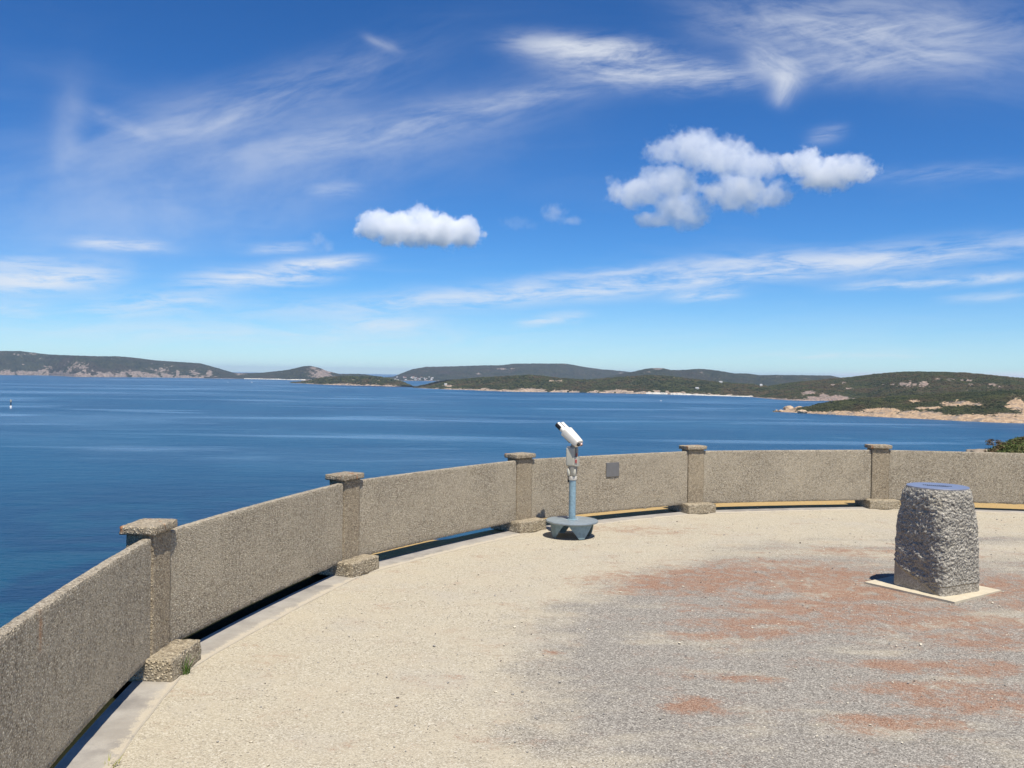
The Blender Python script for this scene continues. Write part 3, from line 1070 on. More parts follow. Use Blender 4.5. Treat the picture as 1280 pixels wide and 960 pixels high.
# clamp collar with lugs below the housing
bm = bmesh.new()
add_lathe(bm, [(0.047, zz(600)), (0.054, zz(599)), (0.054, zz(595.5)), (0.046, zz(595))], 24)
bm_obj('collar', bm, M_WHITE, viewer, angle=40)
bm = bmesh.new()
add_lathe(bm, [(0.050, zz(595)), (0.056, zz(590)), (0.061, zz(584)), (0.061, zz(582))], 28)
bm_obj('clamp_cone', bm, M_GREYD, viewer, angle=40)
for s_ in (-1, 1):
    bm = bmesh.new()
    add_lathe(bm, [(0.010, 0.0), (0.020, 0.010), (0.020, 0.05), (0.012, 0.085), (0.003, 0.10)], 12,
              Matrix.Translation(L(-1.5 + s_ * 3.0, zz(594.5), -0.052)) @ Matrix.Rotation(R_(9 * s_), 4, vdir))
    bm_obj('clamp_lug', bm, M_GREYP, viewer, angle=50)
bm = bmesh.new()
add_tube(bm, L(-5.2, zz(603), 0), L(-5.2, zz(595), 0), 0.010, seg=10)
bm_obj('clamp_bolt', bm, M_BLACK, viewer, angle=40)
# housing: rounded box of grey enamel
Mh = Matrix.Translation(L(-2.0, (zz(559) + zz(582.5)) / 2, 0)) @ Matrix.Rotation(ROTV + R_(-16), 4, 'Z')
hh = zz(559) - zz(582.5)
bm = bmesh.new()
add_box(bm, (0, 0, 0), (0.118, 0.125, hh), Mh, 0.022, 3)
housing = bm_obj('housing', bm, M_GREYP, viewer, angle=40)
bm = bmesh.new()
add_box(bm, (-0.030, 0, hh / 2 + 0.006), (0.042, 0.10, 0.016), Mh, 0.005)
bm_obj('housing_lip', bm, M_WHITE, housing)
# coin box on the right, dark slot bracket above it
bm = bmesh.new()
add_box(bm, (0.078, -0.012, -hh / 2 + 0.064), (0.050, 0.085, 0.125), Mh, 0.006)
coin = bm_obj('coin_box', bm, M_GREYP, viewer)
bm = bmesh.new()
add_box(bm, (0.080, -0.0565, -hh / 2 + 0.070), (0.034, 0.006, 0.060), Mh, 0.002)
bm_obj('coin_label', bm, M_PINK, coin)
bm = bmesh.new()
add_box(bm, (0.080, -0.0605, -hh / 2 + 0.070), (0.020, 0.004, 0.040), Mh, 0.001)
bm_obj('coin_slot', bm, M_RED, coin)
bm = bmesh.new()
add_box(bm, (0.074, 0.0, -hh / 2 + 0.180), (0.026, 0.05, 0.11), Mh, 0.005)
bm_obj('yoke_arm', bm, M_GREYD, viewer)
bm = bmesh.new()
add_box(bm, (0.080, -0.03, -hh / 2 + 0.150), (0.012, 0.012, 0.05), Mh, 0.003)
bm_obj('coin_lever', bm, M_RED, viewer)
# tilt bracket
head_c = L(-4.6, zz(543.2), 0.0)
bm = bmesh.new()
add_lathe(bm, [(0.050, zz(559.5)), (0.048, zz(556.5)), (0.030, zz(554)), (0.030, zz(550))], 20, Matrix.Translation(L(1.5, 0, 0)))
bm_obj('swivel', bm, M_GREYD, viewer, angle=40)
# binocular head: axis from the eyepieces (low right, near) to the objectives (high left, far)
axis = (vrt * -0.232 + vdir * 0.17 + Vector((0, 0, 0.212))).normalized()
side = axis.cross(Vector((0, 0, 1))).normalized()     # across the two barrels
upv = side.cross(axis).normalized()
MB = Matrix(((side.x, axis.x, upv.x), (side.y, axis.y, upv.y), (side.z, axis.z, upv.z))).to_4x4()
MBt = Matrix.Translation(head_c) @ MB
bm = bmesh.new()
rings = []
for (yy, wx_, hz_) in [(-0.195, 0.054, 0.042), (-0.188, 0.064, 0.052), (-0.10, 0.073, 0.060), (0.02, 0.079, 0.065), (0.062, 0.086, 0.068), (0.069, 0.078, 0.060)]:
    rr = []
    for i in range(32):
        t = 2 * math.pi * i / 32
        c_, s_ = math.cos(t), math.sin(t)
        e = 0.55
        rr.append(bm.verts.new(MBt @ Vector((wx_ * math.copysign(abs(c_) ** e, c_), yy, hz_ * math.copysign(abs(s_) ** e, s_)))))
    rings.append(rr)
for A_, B_ in zip(rings, rings[1:]):
    for i in range(32):
        bm.faces.new((A_[i], A_[(i + 1) % 32], B_[(i + 1) % 32], B_[i]))
bm.faces.new(rings[0][::-1])
bm.faces.new(rings[-1])
head = bm_obj('binocular_head', bm, M_WHITE, viewer, angle=40)
bm = bmesh.new()
add_box(bm, (0, -0.02, -0.070), (0.05, 0.11, 0.024), MBt, 0.005)
bm_obj('head_bracket', bm, M_GREYD, viewer)
for s_ in (-1, 1):
    T = MBt @ Matrix.Translation((s_ * 0.041, 0, 0.004)) @ Matrix.Rotation(R_(-90), 4, 'X')   # local z -> +axis
    bm = bmesh.new()
    add_lathe(bm, [(0.037, 0.06), (0.038, 0.08), (0.039, 0.205), (0.036, 0.208)], 28, T)
    brl = bm_obj('barrel', bm, M_WHITE, head, angle=40)
    bm = bmesh.new()
    # black half-sleeve round the lower side of the barrel
    pr = []
    for i in range(17):
        t = R_(15) + R_(205) * i / 16
        for rr_, z_ in ((0.0393, 0.120), (0.0410, 0.120), (0.0410, 0.212), (0.0393, 0.212)):
            pr.append(bm.verts.new(T @ Vector((rr_ * math.cos(t), rr_ * math.sin(t), z_))))
    for i in range(16):
        for j in range(4):
            bm.faces.new((pr[i * 4 + j], pr[i * 4 + (j + 1) % 4], pr[i * 4 + 4 + (j + 1) % 4], pr[i * 4 + 4 + j]))
    bm.faces.new(pr[0:4])
    bm.faces.new(pr[-4:][::-1])
    bm_obj('black_half_sleeve', bm, M_BLACK, head, angle=40)
    bm = bmesh.new()
    add_lathe(bm, [(0.0275, 0.203), (0.0275, 0.206), (0.010, 0.2085)], 20, T)
    bm_obj('objective_lens', bm, M_LENS, head)
    T2 = MBt @ Matrix.Translation((s_ * 0.029, 0, 0.0)) @ Matrix.Rotation(R_(90), 4, 'X')    # local z -> -axis
    bm = bmesh.new()
    add_lathe(bm, [(0.024, 0.188), (0.024, 0.200), (0.020, 0.204), (0.020, 0.216), (0.017, 0.220)], 20, T2)
    ep = bm_obj('eyepiece', bm, M_BLACK if s_ < 0 else M_PINK, head, angle=40)
    bm = bmesh.new()
    add_lathe(bm, [(0.013, 0.218), (0.013, 0.2215), (0.004, 0.223)], 16, T2)
    bm_obj('eyepiece_lens', bm, M_LENS, head)

# ------------------------------------------------------------------ granite pedestal on its slab
def make_granite():
    m, n, b, pos, obj = material('rough_granite')
    a = n.noise(obj, 9, 6, 0.65)
    c = n.voro(obj, 120, out='Color')
    c1, c2, c3 = n.sep(c)
    fine = n.ramp(c1, [(0, (.13, .13, .12)), (.3, (.30, .29, .265)), (.7, (.42, .405, .37)), (1, (.66, .63, .58))])
    col = n.mix(n.rng(a, .35, .68), n.mix(.5, fine, (.20, .19, .175)), fine)
    li = n.noise(n.vm('ADD', obj, (4, 2, 9)), 5, 5, .65)
    col = n.mix(1.0, n.mix(n.m('MULTIPLY', n.rng(li, .55, .68), .35), col, (.40, .36, .28)), (1.08, 1.03, .93), 'MULTIPLY')
    col = n.mix(n.m('MULTIPLY', n.m('SUBTRACT', 1.0, n.attr('hewn')), 0.45), col, (.27, .225, .165))
    n.put(b.inputs['Base Color'], col)
    b.inputs['Roughness'].default_value = 0.85
    b.inputs['Specular IOR Level'].default_value = 0.3
    h = n.m('ADD', n.m('MULTIPLY', n.noise(obj, 30, 5, .65), 1.0), n.m('MULTIPLY', n.voro(obj, 38), .8))
    h = n.m('MULTIPLY', h, n.m('MULTIPLY_ADD', n.attr('hewn'), .85, .15))
    n.put(b.inputs['Normal'], n.bump(h, 0.022, 1.0))
    return m


pA, pF, pR = on_plane(1113.5, 733), on_plane(1175.5, 747.7), on_plane(1226.5, 739.5)
ex = (pR - pF)
ey = (pA - pF)
base_c = pF + (ex + ey) * 0.5
HX = 0.5 * (ex.length + ey.length) / 2 * 1.0
ang0 = math.atan2(ex.y, ex.x)
stone_c = Vector((base_c.x, base_c.y, 0.0))
top_z = 1.0
for _ in range(40):
    top_z += (project((stone_c.x, stone_c.y, top_z))[1] - 609.5) * 0.003
pedestal = empty('granite_pedestal', stone_c + Vector((0, 0, 0.006)), ang0)
tag(pedestal, 'rough grey granite pedestal with a blue round plate on top', 'pedestal')
NU, NV = 176, 110
topR = 38.5 / F_PX * stone_c.y
V = np.zeros((NU, NV, 3))
HW = np.zeros((NU, NV))
for i in range(NU):
    t = 2 * math.pi * i / NU
    c_, s_ = math.cos(t), math.sin(t)
    for j in range(NV):
        v = j / (NV - 1)
        ex_ = 9.0 * (1 - v) ** 1.3 + 2.0
        sq = 1.0 / (abs(c_) ** ex_ + abs(s_) ** ex_) ** (1 / ex_)
        bl = v ** 1.7
        r = sq * (HX * 1.04 * (1 - bl) + (topR + 0.006) * bl)
        # belly: bulge between base and top
        r -= 0.006 + 0.006 * v
        if v > 0.965:
            r -= (v - 0.965) / 0.035 * 0.012
        z = v * top_z
        P = Vector((r * c_, r * s_, z))
        hew = 1.0
        # sawn corner low on the face between the two left corners (face normal local -x)
        if c_ < -0.55 * 1 and abs(s_) < 0.85:
            along = (s_ / max(abs(c_), 1e-3) + 1) / 2      # 0 at the front corner (local -x,-y), 1 at the left corner
            lim = 0.26 * along + 0.01
            if z < lim:
                hew = sm(z, lim - 0.03, lim)
        # bottom front right is also smoother
        if hew == 1.0 and z < 0.10 and s_ < -0.3:
            hew = 0.45
        top = sm(v, 1.0, 0.93)
        s3 = P * 9
        d = 0.012 * mnoise.fractal(s3 * .8, .8, 2.2, 3)
        sk = Vector((P.x * 23 + P.z * 6, P.y * 23 + P.z * 6, P.z * 19))
        d += 0.016 * (0.45 - abs(mnoise.noise(sk)) * 1.6) + 0.010 * (0.5 - abs(mnoise.noise(sk * 2.2)) * 1.5) + 0.005 * mnoise.noise(P * 55)
        d *= 0.62 + 0.38 * sm(-c_ - 0.55 * max(0.0, -s_), -0.1, 0.35)
        d *= (hew * 0.93 + 0.07) * (0.25 + 0.75 * top)
        d -= (1 - hew) * 0.004
        rr = r + d
        V[i, j] = (rr * c_, rr * s_, z)
        HW[i, j] = hew
verts = V.reshape(-1, 3)
fc = grid_faces(NU, NV, True)
verts = np.vstack([verts, [[0, 0, top_z]]])
stone = None
me = bpy.data.meshes.new('stone')
faces = [tuple(f) for f in fc] + [(i * NV + NV - 1, ((i + 1) % NU) * NV + NV - 1, NU * NV) for i in range(NU)]
me.from_pydata([tuple(v) for v in verts], [], faces)
at_ = me.attributes.new('hewn', 'FLOAT', 'POINT')
at_.data.foreach_set('value', np.append(HW.ravel(), 0.3).astype(np.float32))
me.materials.append(make_granite())
me.polygons.foreach_set('use_smooth', [True] * len(me.polygons))
me.set_sharp_from_angle(angle=R_(55))
stone = link(bpy.data.objects.new('stone', me), pedestal)

M_TOP = plain('blue_steel_plate', (.34, .37, .47), 0.38, 0.6, 0.0003, 30, 0.06)
M_INK = plain('engraved_black', (.015, .015, .02), 0.6)
bm = bmesh.new()
add_lathe(bm, [(topR - 0.022, top_z - 0.004), (topR - 0.020, top_z + 0.010), (topR - 0.024, top_z + 0.013), (0.02, top_z + 0.0132)], 72)
plate = bm_obj('direction_plate', bm, M_TOP, pedestal, angle=30)
plate['label'] = 'round blue-grey metal plate with dark engraving'
# engraving: a band of dark strokes and sighting lines
bm = bmesh.new()
Rm = Matrix.Rotation(-ang0 + math.atan2(-stone_c.x, stone_c.y), 4, 'Z')
for i in range(15):
    x_ = -0.13 + 0.018 * i
    h_ = 0.035 + 0.03 * random.random()
    add_box(bm, (x_, 0.005 + 0.01 * random.random(), top_z + 0.0142), (0.013, h_, 0.0012), Rm)
add_box(bm, (0.0, -0.055, top_z + 0.0142), (0.20, 0.012, 0.0012), Rm)
bm_obj('engraving', bm, M_INK, plate)

# slab below it
sA, sF, sR = on_plane(1080.5, 729.2), on_plane(1193.3, 754.6), on_plane(1251.7, 739.6)
sB = sA + (sR - sF)
bm = bmesh.new()
top = [bm.verts.new((p.x, p.y, 0.016)) for p in (sA, sF, sR, sB)]
bot = [bm.verts.new((p.x, p.y, -0.06)) for p in (sA, sF, sR, sB)]
bm.faces.new(top)
bm.faces.new(bot[::-1])
for i in range(4):
    bm.faces.new((top[i], bot[i], bot[(i + 1) % 4], top[(i + 1) % 4]))
M_SLAB = plain('pale_slab_concrete', (.52, .455, .335), 0.9, 0.0, 0.002, 70, 0.10, 0.2)
slab = bm_obj('concrete_slab', bm, M_SLAB)
tag(slab, 'pale square concrete slab set flush under the granite pedestal', 'slab')

# loose stones lying on the terrace
bmp = bmesh.new()
bmesh.ops.create_icosphere(bmp, subdivisions=1, radius=1.0)
bmp.verts.ensure_lookup_table()
PV = np.array([v.co[:] for v in bmp.verts])
PF = np.array([[v.index for v in f.verts] for f in bmp.faces])
bmp.free()
rgp = np.random.default_rng(5)
M_STONES = []
for nm, c0 in (('pale_pebble', (.55, .49, .38)), ('grey_pebble', (.30, .28, .25)), ('dark_pebble', (.13, .11, .095))):
    M_STONES.append(plain(nm, c0, 0.9, 0, 0, 60, 0.3, 0.2))
for q, (cnt, lab) in enumerate(((2400, 'loose cream pebbles scattered over the gravel terrace'), (1300, 'loose grey pebbles scattered over the gravel terrace'), (240, 'loose dark pebbles and grit scattered over the gravel terrace'))):
    rr_ = np.sqrt(rgp.random(cnt * 3)) * 8.3
    aa_ = rgp.random(cnt * 3) * 2 * math.pi
    px_, py_ = CX + rr_ * np.cos(aa_), CY + rr_ * np.sin(aa_)
    ok_ = (py_ > 2.2) & (np.abs(px_) < py_ * 0.62 + 0.3) & (np.hypot(px_ - stone_c.x, py_ - stone_c.y) > .6)
    px_, py_ = px_[ok_][:cnt], py_[ok_][:cnt]
    k_ = len(px_)
    sz = rgp.gamma(3.0, 0.0009, k_) + 0.0018
    dims = np.stack([sz * rgp.uniform(.8, 1.5, k_), sz * rgp.uniform(.8, 1.5, k_), sz * rgp.uniform(.5, .9, k_)], -1)
    W = PV[None] * (1 + rgp.uniform(-.25, .25, (k_, len(PV), 1))) * dims[:, None, :] + np.stack([px_, py_, sz * .35 + .002], -1)[:, None, :]
    Fq = PF[None] + (np.arange(k_) * len(PV))[:, None, None]
    o = mesh_obj('loose_pebbles', W.reshape(-1, 3), Fq.reshape(-1, 3), M_STONES[q], smooth=False)
    tag(o, lab, 'pebbles', kind='stuff')

# ------------------------------------------------------------------ grass tufts by the kerb
M_TUFT = plain('tuft_green', (.11, .19, .04), 0.7, 0, 0, 20, 0.3, 0.2)
M_TUFTY = plain('tuft_yellow', (.30, .30, .06), 0.7, 0, 0, 20, 0.3, 0.2)


def tuft(px, py, n, h, mat, label, seed):
    rnd = random.Random(seed)
    c = on_plane(px, py)
    bm = bmesh.new()
    for _ in range(n):
        a = rnd.uniform(0, 2 * math.pi)
        lean = rnd.uniform(0.15, 0.9)
        hh_ = h * rnd.uniform(0.5, 1.1)
        b0 = Vector((rnd.uniform(-.03, .03), rnd.uniform(-.03, .03), -0.004))
        d = Vector((math.cos(a), math.sin(a), 0))
        sd_ = Vector((-d.y, d.x, 0)) * rnd.uniform(.003, .005)
        pts = []
        for k_ in range(4):
            t = k_ / 3
            pts.append(b0 + d * (lean * hh_ * t * t) + Vector((0, 0, hh_ * (t - .25 * lean * t * t))))
        va = [bm.verts.new(p + sd_ * (1 - k_ / 3.2)) for k_, p in enumerate(pts)]
        vb = [bm.verts.new(p - sd_ * (1 - k_ / 3.2)) for k_, p in enumerate(pts)]
        for k_ in range(3):
            bm.faces.new((va[k_], vb[k_], vb[k_ + 1], va[k_ + 1]))
    o = bm_obj('grass_tuft', bm, mat)
    o.location = (c.x, c.y, 0.0)
    tag(o, label, 'grass tuft')


tuft(230, 843, 46, 0.15, M_TUFT, 'small green grass tuft at the foot of the nearest post', 3)
tuft(139, 957, 16, 0.06, M_TUFTY, 'tiny yellow-green weed by the kerb at bottom left', 5)

# ------------------------------------------------------------------ the sea
rad = [0, 60, 120, 200, 320, 500, 800, 1300, 2200, 4000, 7000, 12000, 20000, 40000]
na = 128
V = np.zeros((na, len(rad), 3))
for i in range(na):
    a = 2 * math.pi * i / na
    for j, r in enumerate(rad):
        V[i, j] = ((r + .5) * math.cos(a), (r + .5) * math.sin(a), SEA)
sea = mesh_obj('sea', V.reshape(-1, 3), grid_faces(na, len(rad), True), make_sea_mat())
tag(sea, 'deep blue bay with pale wind streaks reaching the far shores', 'sea', kind='structure')


# ------------------------------------------------------------------ far shores
def interp(xs, tab, col):
    return np.interp(xs, [t[0] for t in tab], [t[col] for t in tab])


LANDS = {}


def land(name, label, tab, depth, mat, ncol, nrow=46, rock_band=0.10, patches=(), sand=(), relief=1.0, power=0.75, rock_var=0.8, seed=0.0, freq=1.0, nback=10, jagk=0.06, rockcut=()):
    """terrain strip: tab rows are (photo column, ridge row, shore row); depth = metres from shore to ridge"""
    xs = np.linspace(tab[0][0], tab[-1][0], ncol)
    ridge = interp(xs, tab, 1)
    shore = interp(xs, tab, 2)
    V = np.zeros((ncol, nrow + nback, 3))
    rock = np.zeros((ncol, nrow + nback))
    snd = np.zeros((ncol, nrow + nback))
    for i, px in enumerate(xs):
        jag = jagk * mnoise.fractal(Vector((px * .09, seed, 1)), .8, 2.2, 4)
        S_ = on_plane(px, shore[i] + jag, SEA)
        ds = math.hypot(S_.x, S_.y)
        dr = ds + (depth if not callable(depth) else depth(px))
        rj = 0.30 * mnoise.fractal(Vector((px * .22, seed, 7)), .7, 2.2, 4)
        Rr = at_dist(px, ridge[i] - rj, dr)
        zr = max(Rr.z, SEA + 0.4)
        ux, uy = S_.x / ds, S_.y / ds
        amp = relief * (zr - SEA)
        for j in range(nrow + nback):
            if j < nrow:
                v = j / (nrow - 1)
                v = v ** 1.35
                r = ds + (dr - ds) * v
                z = SEA + (zr - SEA) * (v ** power)
                fx = freq * 6.0 / max(dr - ds, 1)
                q = mnoise.fractal(Vector((ux * r * fx, uy * r * fx, seed)), .8, 2.1, 5)
                z += amp * 0.20 * q * math.sin(math.pi * min(1, v)) ** 0.8
                if v < 0.02:
                    z = SEA - 0.6 + v * 60 * min(1, (zr - SEA) / 40)
                z = max(z, SEA + 0.2) if v > 0.02 else z
            else:
                v = (j - nrow + 1) / nback
                r = dr + v * (dr - ds) * 1.2
                z = zr + (SEA - 3 - zr) * sm(v, 0, 1)
            V[i, j] = (ux * r, uy * r, z)
            vv = j / nrow
            n1 = mnoise.fractal(Vector((px * .11, vv * 9, seed + 3)), .7, 2.1, 4)
            rk = 1.0 - sm(vv, rock_band * (1 + rock_var * n1) * 0.7, rock_band * (1 + rock_var * n1) * 1.3 + .02)
            pxp, pyp = project(V[i, j])
            for (cx_, cy_, rx, ry, k_) in rockcut:
                rk *= 1 - k_ * math.exp(-((pxp - cx_) / rx) ** 2 - ((pyp - cy_) / ry) ** 2)
            for (cx_, cy_, rx, ry, k_) in patches:
                e = ((pxp - cx_) / rx) ** 2 + ((pyp - cy_) / ry) ** 2
                rk = max(rk, k_ * math.exp(-e) * (1 + .55 * n1))
            rock[i, j] = rk
            for (s0, s1, wv) in sand:
                if s0 < pxp < s1 and vv < wv:
                    snd[i, j] = 1
    o = mesh_obj(name, V.reshape(-1, 3), grid_faces(ncol, nrow + nback), mat)
    for nm, arr in (('rock', rock), ('sand', snd)):
        at = o.data.attributes.new(nm, 'FLOAT', 'POINT')
        at.data.foreach_set('value', arr.ravel().astype(np.float32))
    tag(o, label, 'headland' if 'headland' in name else 'hill', kind='structure')
    LANDS[label] = (V, rock, snd, nrow)
    return o


ICO = None


def scrub(label, key, count, size, seed, max_rock=0.45):
    """low bushes over a strip of land: one mass of small tufted crowns"""
    global ICO
    if ICO is None:
        bm = bmesh.new()
        bmesh.ops.create_icosphere(bm, subdivisions=1, radius=1.0)
        bm.verts.ensure_lookup_table()
        ICO = (np.array([v.co[:] for v in bm.verts]), np.array([[v.index for v in f.verts] for f in bm.faces]))
        bm.free()
    rg = np.random.default_rng(seed)
    V, rock, snd, nrow = LANDS[key]
    nc = V.shape[0]
    # sample by area
    A = np.linalg.norm(np.cross(V[1:, 1:nrow] - V[:-1, 1:nrow], (V[:-1, 1:nrow] - V[:-1, :nrow - 1])), axis=-1)
    p = A.ravel() / A.sum()
    idx = rg.choice(p.size, count, p=p)
    ii, jj = idx // A.shape[1], idx % A.shape[1]
    u, v = rg.random(count)[:, None], rg.random(count)[:, None]
    P = V[ii, jj] * (1 - u) * (1 - v) + V[ii + 1, jj] * u * (1 - v) + V[ii, jj + 1] * (1 - u) * v + V[ii + 1, jj + 1] * u * v
    ok = (rock[ii, jj] < max_rock) & (snd[ii, jj] < .5) & (P[:, 2] > SEA + 1.5)
    P = P[ok]
    n = len(P)
    s = size * rg.uniform(.5, 1.3, n)
    sc = np.stack([s * rg.uniform(.8, 1.3, n), s * rg.uniform(.8, 1.3, n), s * rg.uniform(.25, .55, n)], -1)
    jit = 1 + rg.uniform(-.28, .28, (n, len(ICO[0]), 1))
    W = ICO[0][None] * jit * sc[:, None, :] + P[:, None, :]
    Fc = ICO[1][None] + (np.arange(n) * len(ICO[0]))[:, None, None]
    o = mesh_obj('scrub', W.reshape(-1, 3), Fc.reshape(-1, 3), M_SCRUB, smooth=False)
    tag(o, label, 'scrub', kind='stuff')


land('headland', 'long dark headland with pale cliffs at far left',
     [(-420, 445, 466), (-200, 441, 467), (-60, 438, 468), (0, 438.5, 468.7), (25, 438.8, 468.9), (60, 443, 469.3), (95, 444.5, 471.2), (125, 445.3, 471.4),
      (145, 445.2, 471.5), (165, 446.8, 471.6), (190, 450, 471.8), (225, 452.5, 472.3), (250, 454.0, 472.7), (270, 459.5, 473), (290, 465.5, 473.2), (320, 469.5, 473.6)],
     900, M_LAND_FAR, 420, rock_band=0.13, rock_var=1.5, relief=1.1, seed=1.3, freq=1.2,
     patches=[(22, 466, 14, 3.2, 1.1), (5, 467, 8, 2, .9), (60, 459, 8, 3, .7), (68, 466, 3, 2.5, .9), (88, 461, 2.2, 5, 1), (104, 468.5, 12, 3.2, 1.2), (100, 458, 14, 7, .55), (125, 467, 3.5, 3, 1.1),
              (165, 466, 22, 3, .8), (205, 468, 14, 2.5, .85), (222, 467, 2.2, 4, 1.1), (242, 466, 8, 4, .8), (262, 466.5, 4, 4, 1.1), (22, 443.5, 9, 1.2, .8), (200, 462, 20, 4, .5)])
land('hill', 'rounded granite hill at the end of the white beach',
     [(255, 468.5, 473), (275, 467.5, 473.2), (300, 466.5, 473.6), (325, 466.0, 474), (345, 464.0, 474.5), (360, 462.2, 475), (372, 459.5, 475.2), (380, 457.6, 475.4), (388, 457.3, 475.4),
      (398, 459.5, 475.6), (410, 464, 475.8), (425, 467.5, 476), (445, 467.2, 476), (456, 467.8, 476), (470, 470.4, 476), (482, 473, 476.2)],
     600, M_LAND_FAR, 240, rock_band=0.05, relief=0.7, seed=4.1, freq=1.0,
     patches=[(402, 467, 14, 6, 1.15), (392, 460, 8, 2.5, .8), (300, 467.5, 9, 1, .8)], sand=[(305, 352, .09), (345, 382, .07)])
land('hill', 'long blue-green range behind the distant town',
     [(470, 472.5, 475.5), (492, 470.6, 475.8), (503, 466, 476), (515, 461.5, 476), (532, 458.6, 476.2), (560, 458, 476.5), (590, 457.2, 477), (605, 456.6, 477), (625, 456.5, 477.2), (642, 454.6, 477.4),
      (660, 454.4, 477.6), (700, 454.3, 478), (708, 454.6, 478), (728, 458.3, 478.2), (750, 461.3, 478.4), (775, 463.6, 478.6), (800, 466, 479), (840, 470, 479.5)],
     1500, M_LAND_FAR, 380, rock_band=0.04, relief=0.9, seed=7.7, freq=1.1,
     patches=[(598, 467, 4, .8, .9), (629, 461, 7, 1.0, .9), (640, 460.5, 3, .8, .8), (777, 466, 4, 1.4, .8), (707, 455, 4, .7, .5)])
land('hill', 'wooded blue hills behind the long white beach',
     [(740, 476, 482), (770, 468.5, 482.4), (790, 464.8, 482.8), (805, 461.2, 483), (815, 460.0, 483), (827, 460.0, 483.2), (838, 462.3, 483.4), (848, 462.6, 483.5), (860, 462.0, 483.6),
      (873, 460.8, 483.8), (886, 461.8, 484), (905, 464.4, 484.3), (918, 466.8, 484.5), (932, 466.6, 484.7), (950, 469.0, 485), (970, 468.6, 485.2), (1000, 468.9, 485.5), (1022, 469.2, 486),
      (1038, 469.3, 486), (1048, 471.5, 486), (1080, 477, 487)],
     800, M_LAND_FAR, 380, rock_band=0.02, relief=1.0, seed=9.9, freq=1.2,
     patches=[(822, 461, 7, 1.2, .9), (811, 465, 5, 1.2, .8), (875, 465, 4, 1, .5), (972, 471, 5, .8, .5), (901, 477, 3, 1, .8)])
land('headland', 'low green headland left of the narrow inlet',
     [(362, 478.2, 478.6), (375, 477, 479.2), (388, 475.0, 480), (400, 472.4, 480.7), (415, 470.8, 481.2), (432, 470.0, 481.6), (448, 470.7, 482), (466, 469.9, 482.4), (480, 471.6, 482.9),
      (492, 474, 483.2), (503, 477.0, 483.6), (512, 481, 484), (518, 483.6, 484.4)],
     260, M_LAND_MID, 240, rock_band=0.14, relief=0.8, seed=12.5, freq=1.4, patches=[(472, 475.5, 5, 1.5, .55), (440, 474.5, 6, 1.2, .5), (405, 476, 8, 2, .4)])
land('headland', 'green wooded headland with pink rocks and white beach',
     [(516, 484.2, 484.8), (528, 481.5, 485.3), (545, 477.4, 486.2), (560, 475.2, 486.8), (580, 473.6, 487.4), (600, 471.6, 488.2), (625, 470.6, 489.2), (645, 469.4, 489.8), (662, 468.7, 490), (680, 470.0, 490.2),
      (700, 472.4, 490.4), (715, 473.6, 490.7), (735, 474.6, 491), (760, 472.5, 491.4), (785, 470.5, 492), (808, 468.9, 492.4), (825, 469.2, 492.8), (845, 471, 493.4), (865, 473.6, 494),
      (890, 476.6, 494.8), (915, 478.6, 495.5), (945, 481, 496.4), (980, 485, 498), (1010, 489, 500)],
     520, M_LAND_MID, 520, rock_band=0.10, rock_var=1.3, relief=0.9, seed=15.2, freq=1.5,
     patches=[(560, 482.5, 8, 1.6, .9), (605, 486.8, 8, 1.6, 1.0), (630, 488, 10, 1.8, 1.), (662, 487.5, 22, 2.6, 1.1), (692, 475.8, 14, 1.2, .75), (700, 477, 6, 1, .6), (772, 489.2, 13, 2.2, 1.2), (790, 490.8, 9, 1.3, 1.),
              (862, 492, 3, 2, .7), (872, 485.5, 2.5, 1, .9)],
     rockcut=[(730, 489.5, 14, 3, .5)], sand=[(808, 834, .075), (838, 952, .085)])
scrub('dark green scrub and trees over the low inlet headland', 'low green headland left of the narrow inlet', 5200, 5.5, 21)
scrub('dark green scrub and trees over the headland behind the white beach', 'green wooded headland with pink rocks and white beach', 16000, 5.0, 22)
land('hill', 'broad scrubby hill with pinkish rock slabs on its flank',
     [(938, 488, 496.3), (955, 483.5, 498), (975, 480, 499.8), (995, 477.3, 501), (1015, 475.6, 501.2), (1040, 473.0, 501), (1062, 471.4, 500.8), (1085, 468.4, 501), (1105, 466.2, 503), (1125, 464.8, 505),
      (1148, 464.4, 507), (1175, 464.8, 508), (1205, 465.8, 509), (1228, 467.6, 510), (1250, 469.8, 511), (1280, 473.2, 512), (1340, 478, 514), (1480, 484, 518)],
     1000, M_LAND_HILL, 520, nrow=70, rock_band=0.085, rock_var=0.7, relief=0.7, seed=18.4, freq=1.6,
     patches=[(1010, 491, 9, 2.2, 1.1), (1030, 494.5, 8, 2.2, 1.), (1045, 497.5, 18, 3, 1.1), (1018, 497.5, 18, 2.6, .9), (1041, 481.0, 3.5, 1.3, 1.2), (1055, 478.5, 4, 1.1, 1.1), (1060, 485.5, 6, 1.2, .9), (1138, 476, 2.5, 1.3, 1.1),
              (1116, 481, 3, 1.1, 1.0), (1104, 481, 2, .9, 1.), (1130, 481, 12, 3.5, .85), (1150, 480, 12, 3.8, .85), (1174, 473.5, 9, 1.6, .7), (1205, 475.5, 14, 1.5, .8), (1190, 474, 12, 1.4, .7), (1213, 481, 5, 1.3, .8),
              (1240, 481, 6, 2.2, .8), (1224, 481.5, 4, 1, .7), (1250, 483.5, 2.2, .9, 1.2)])
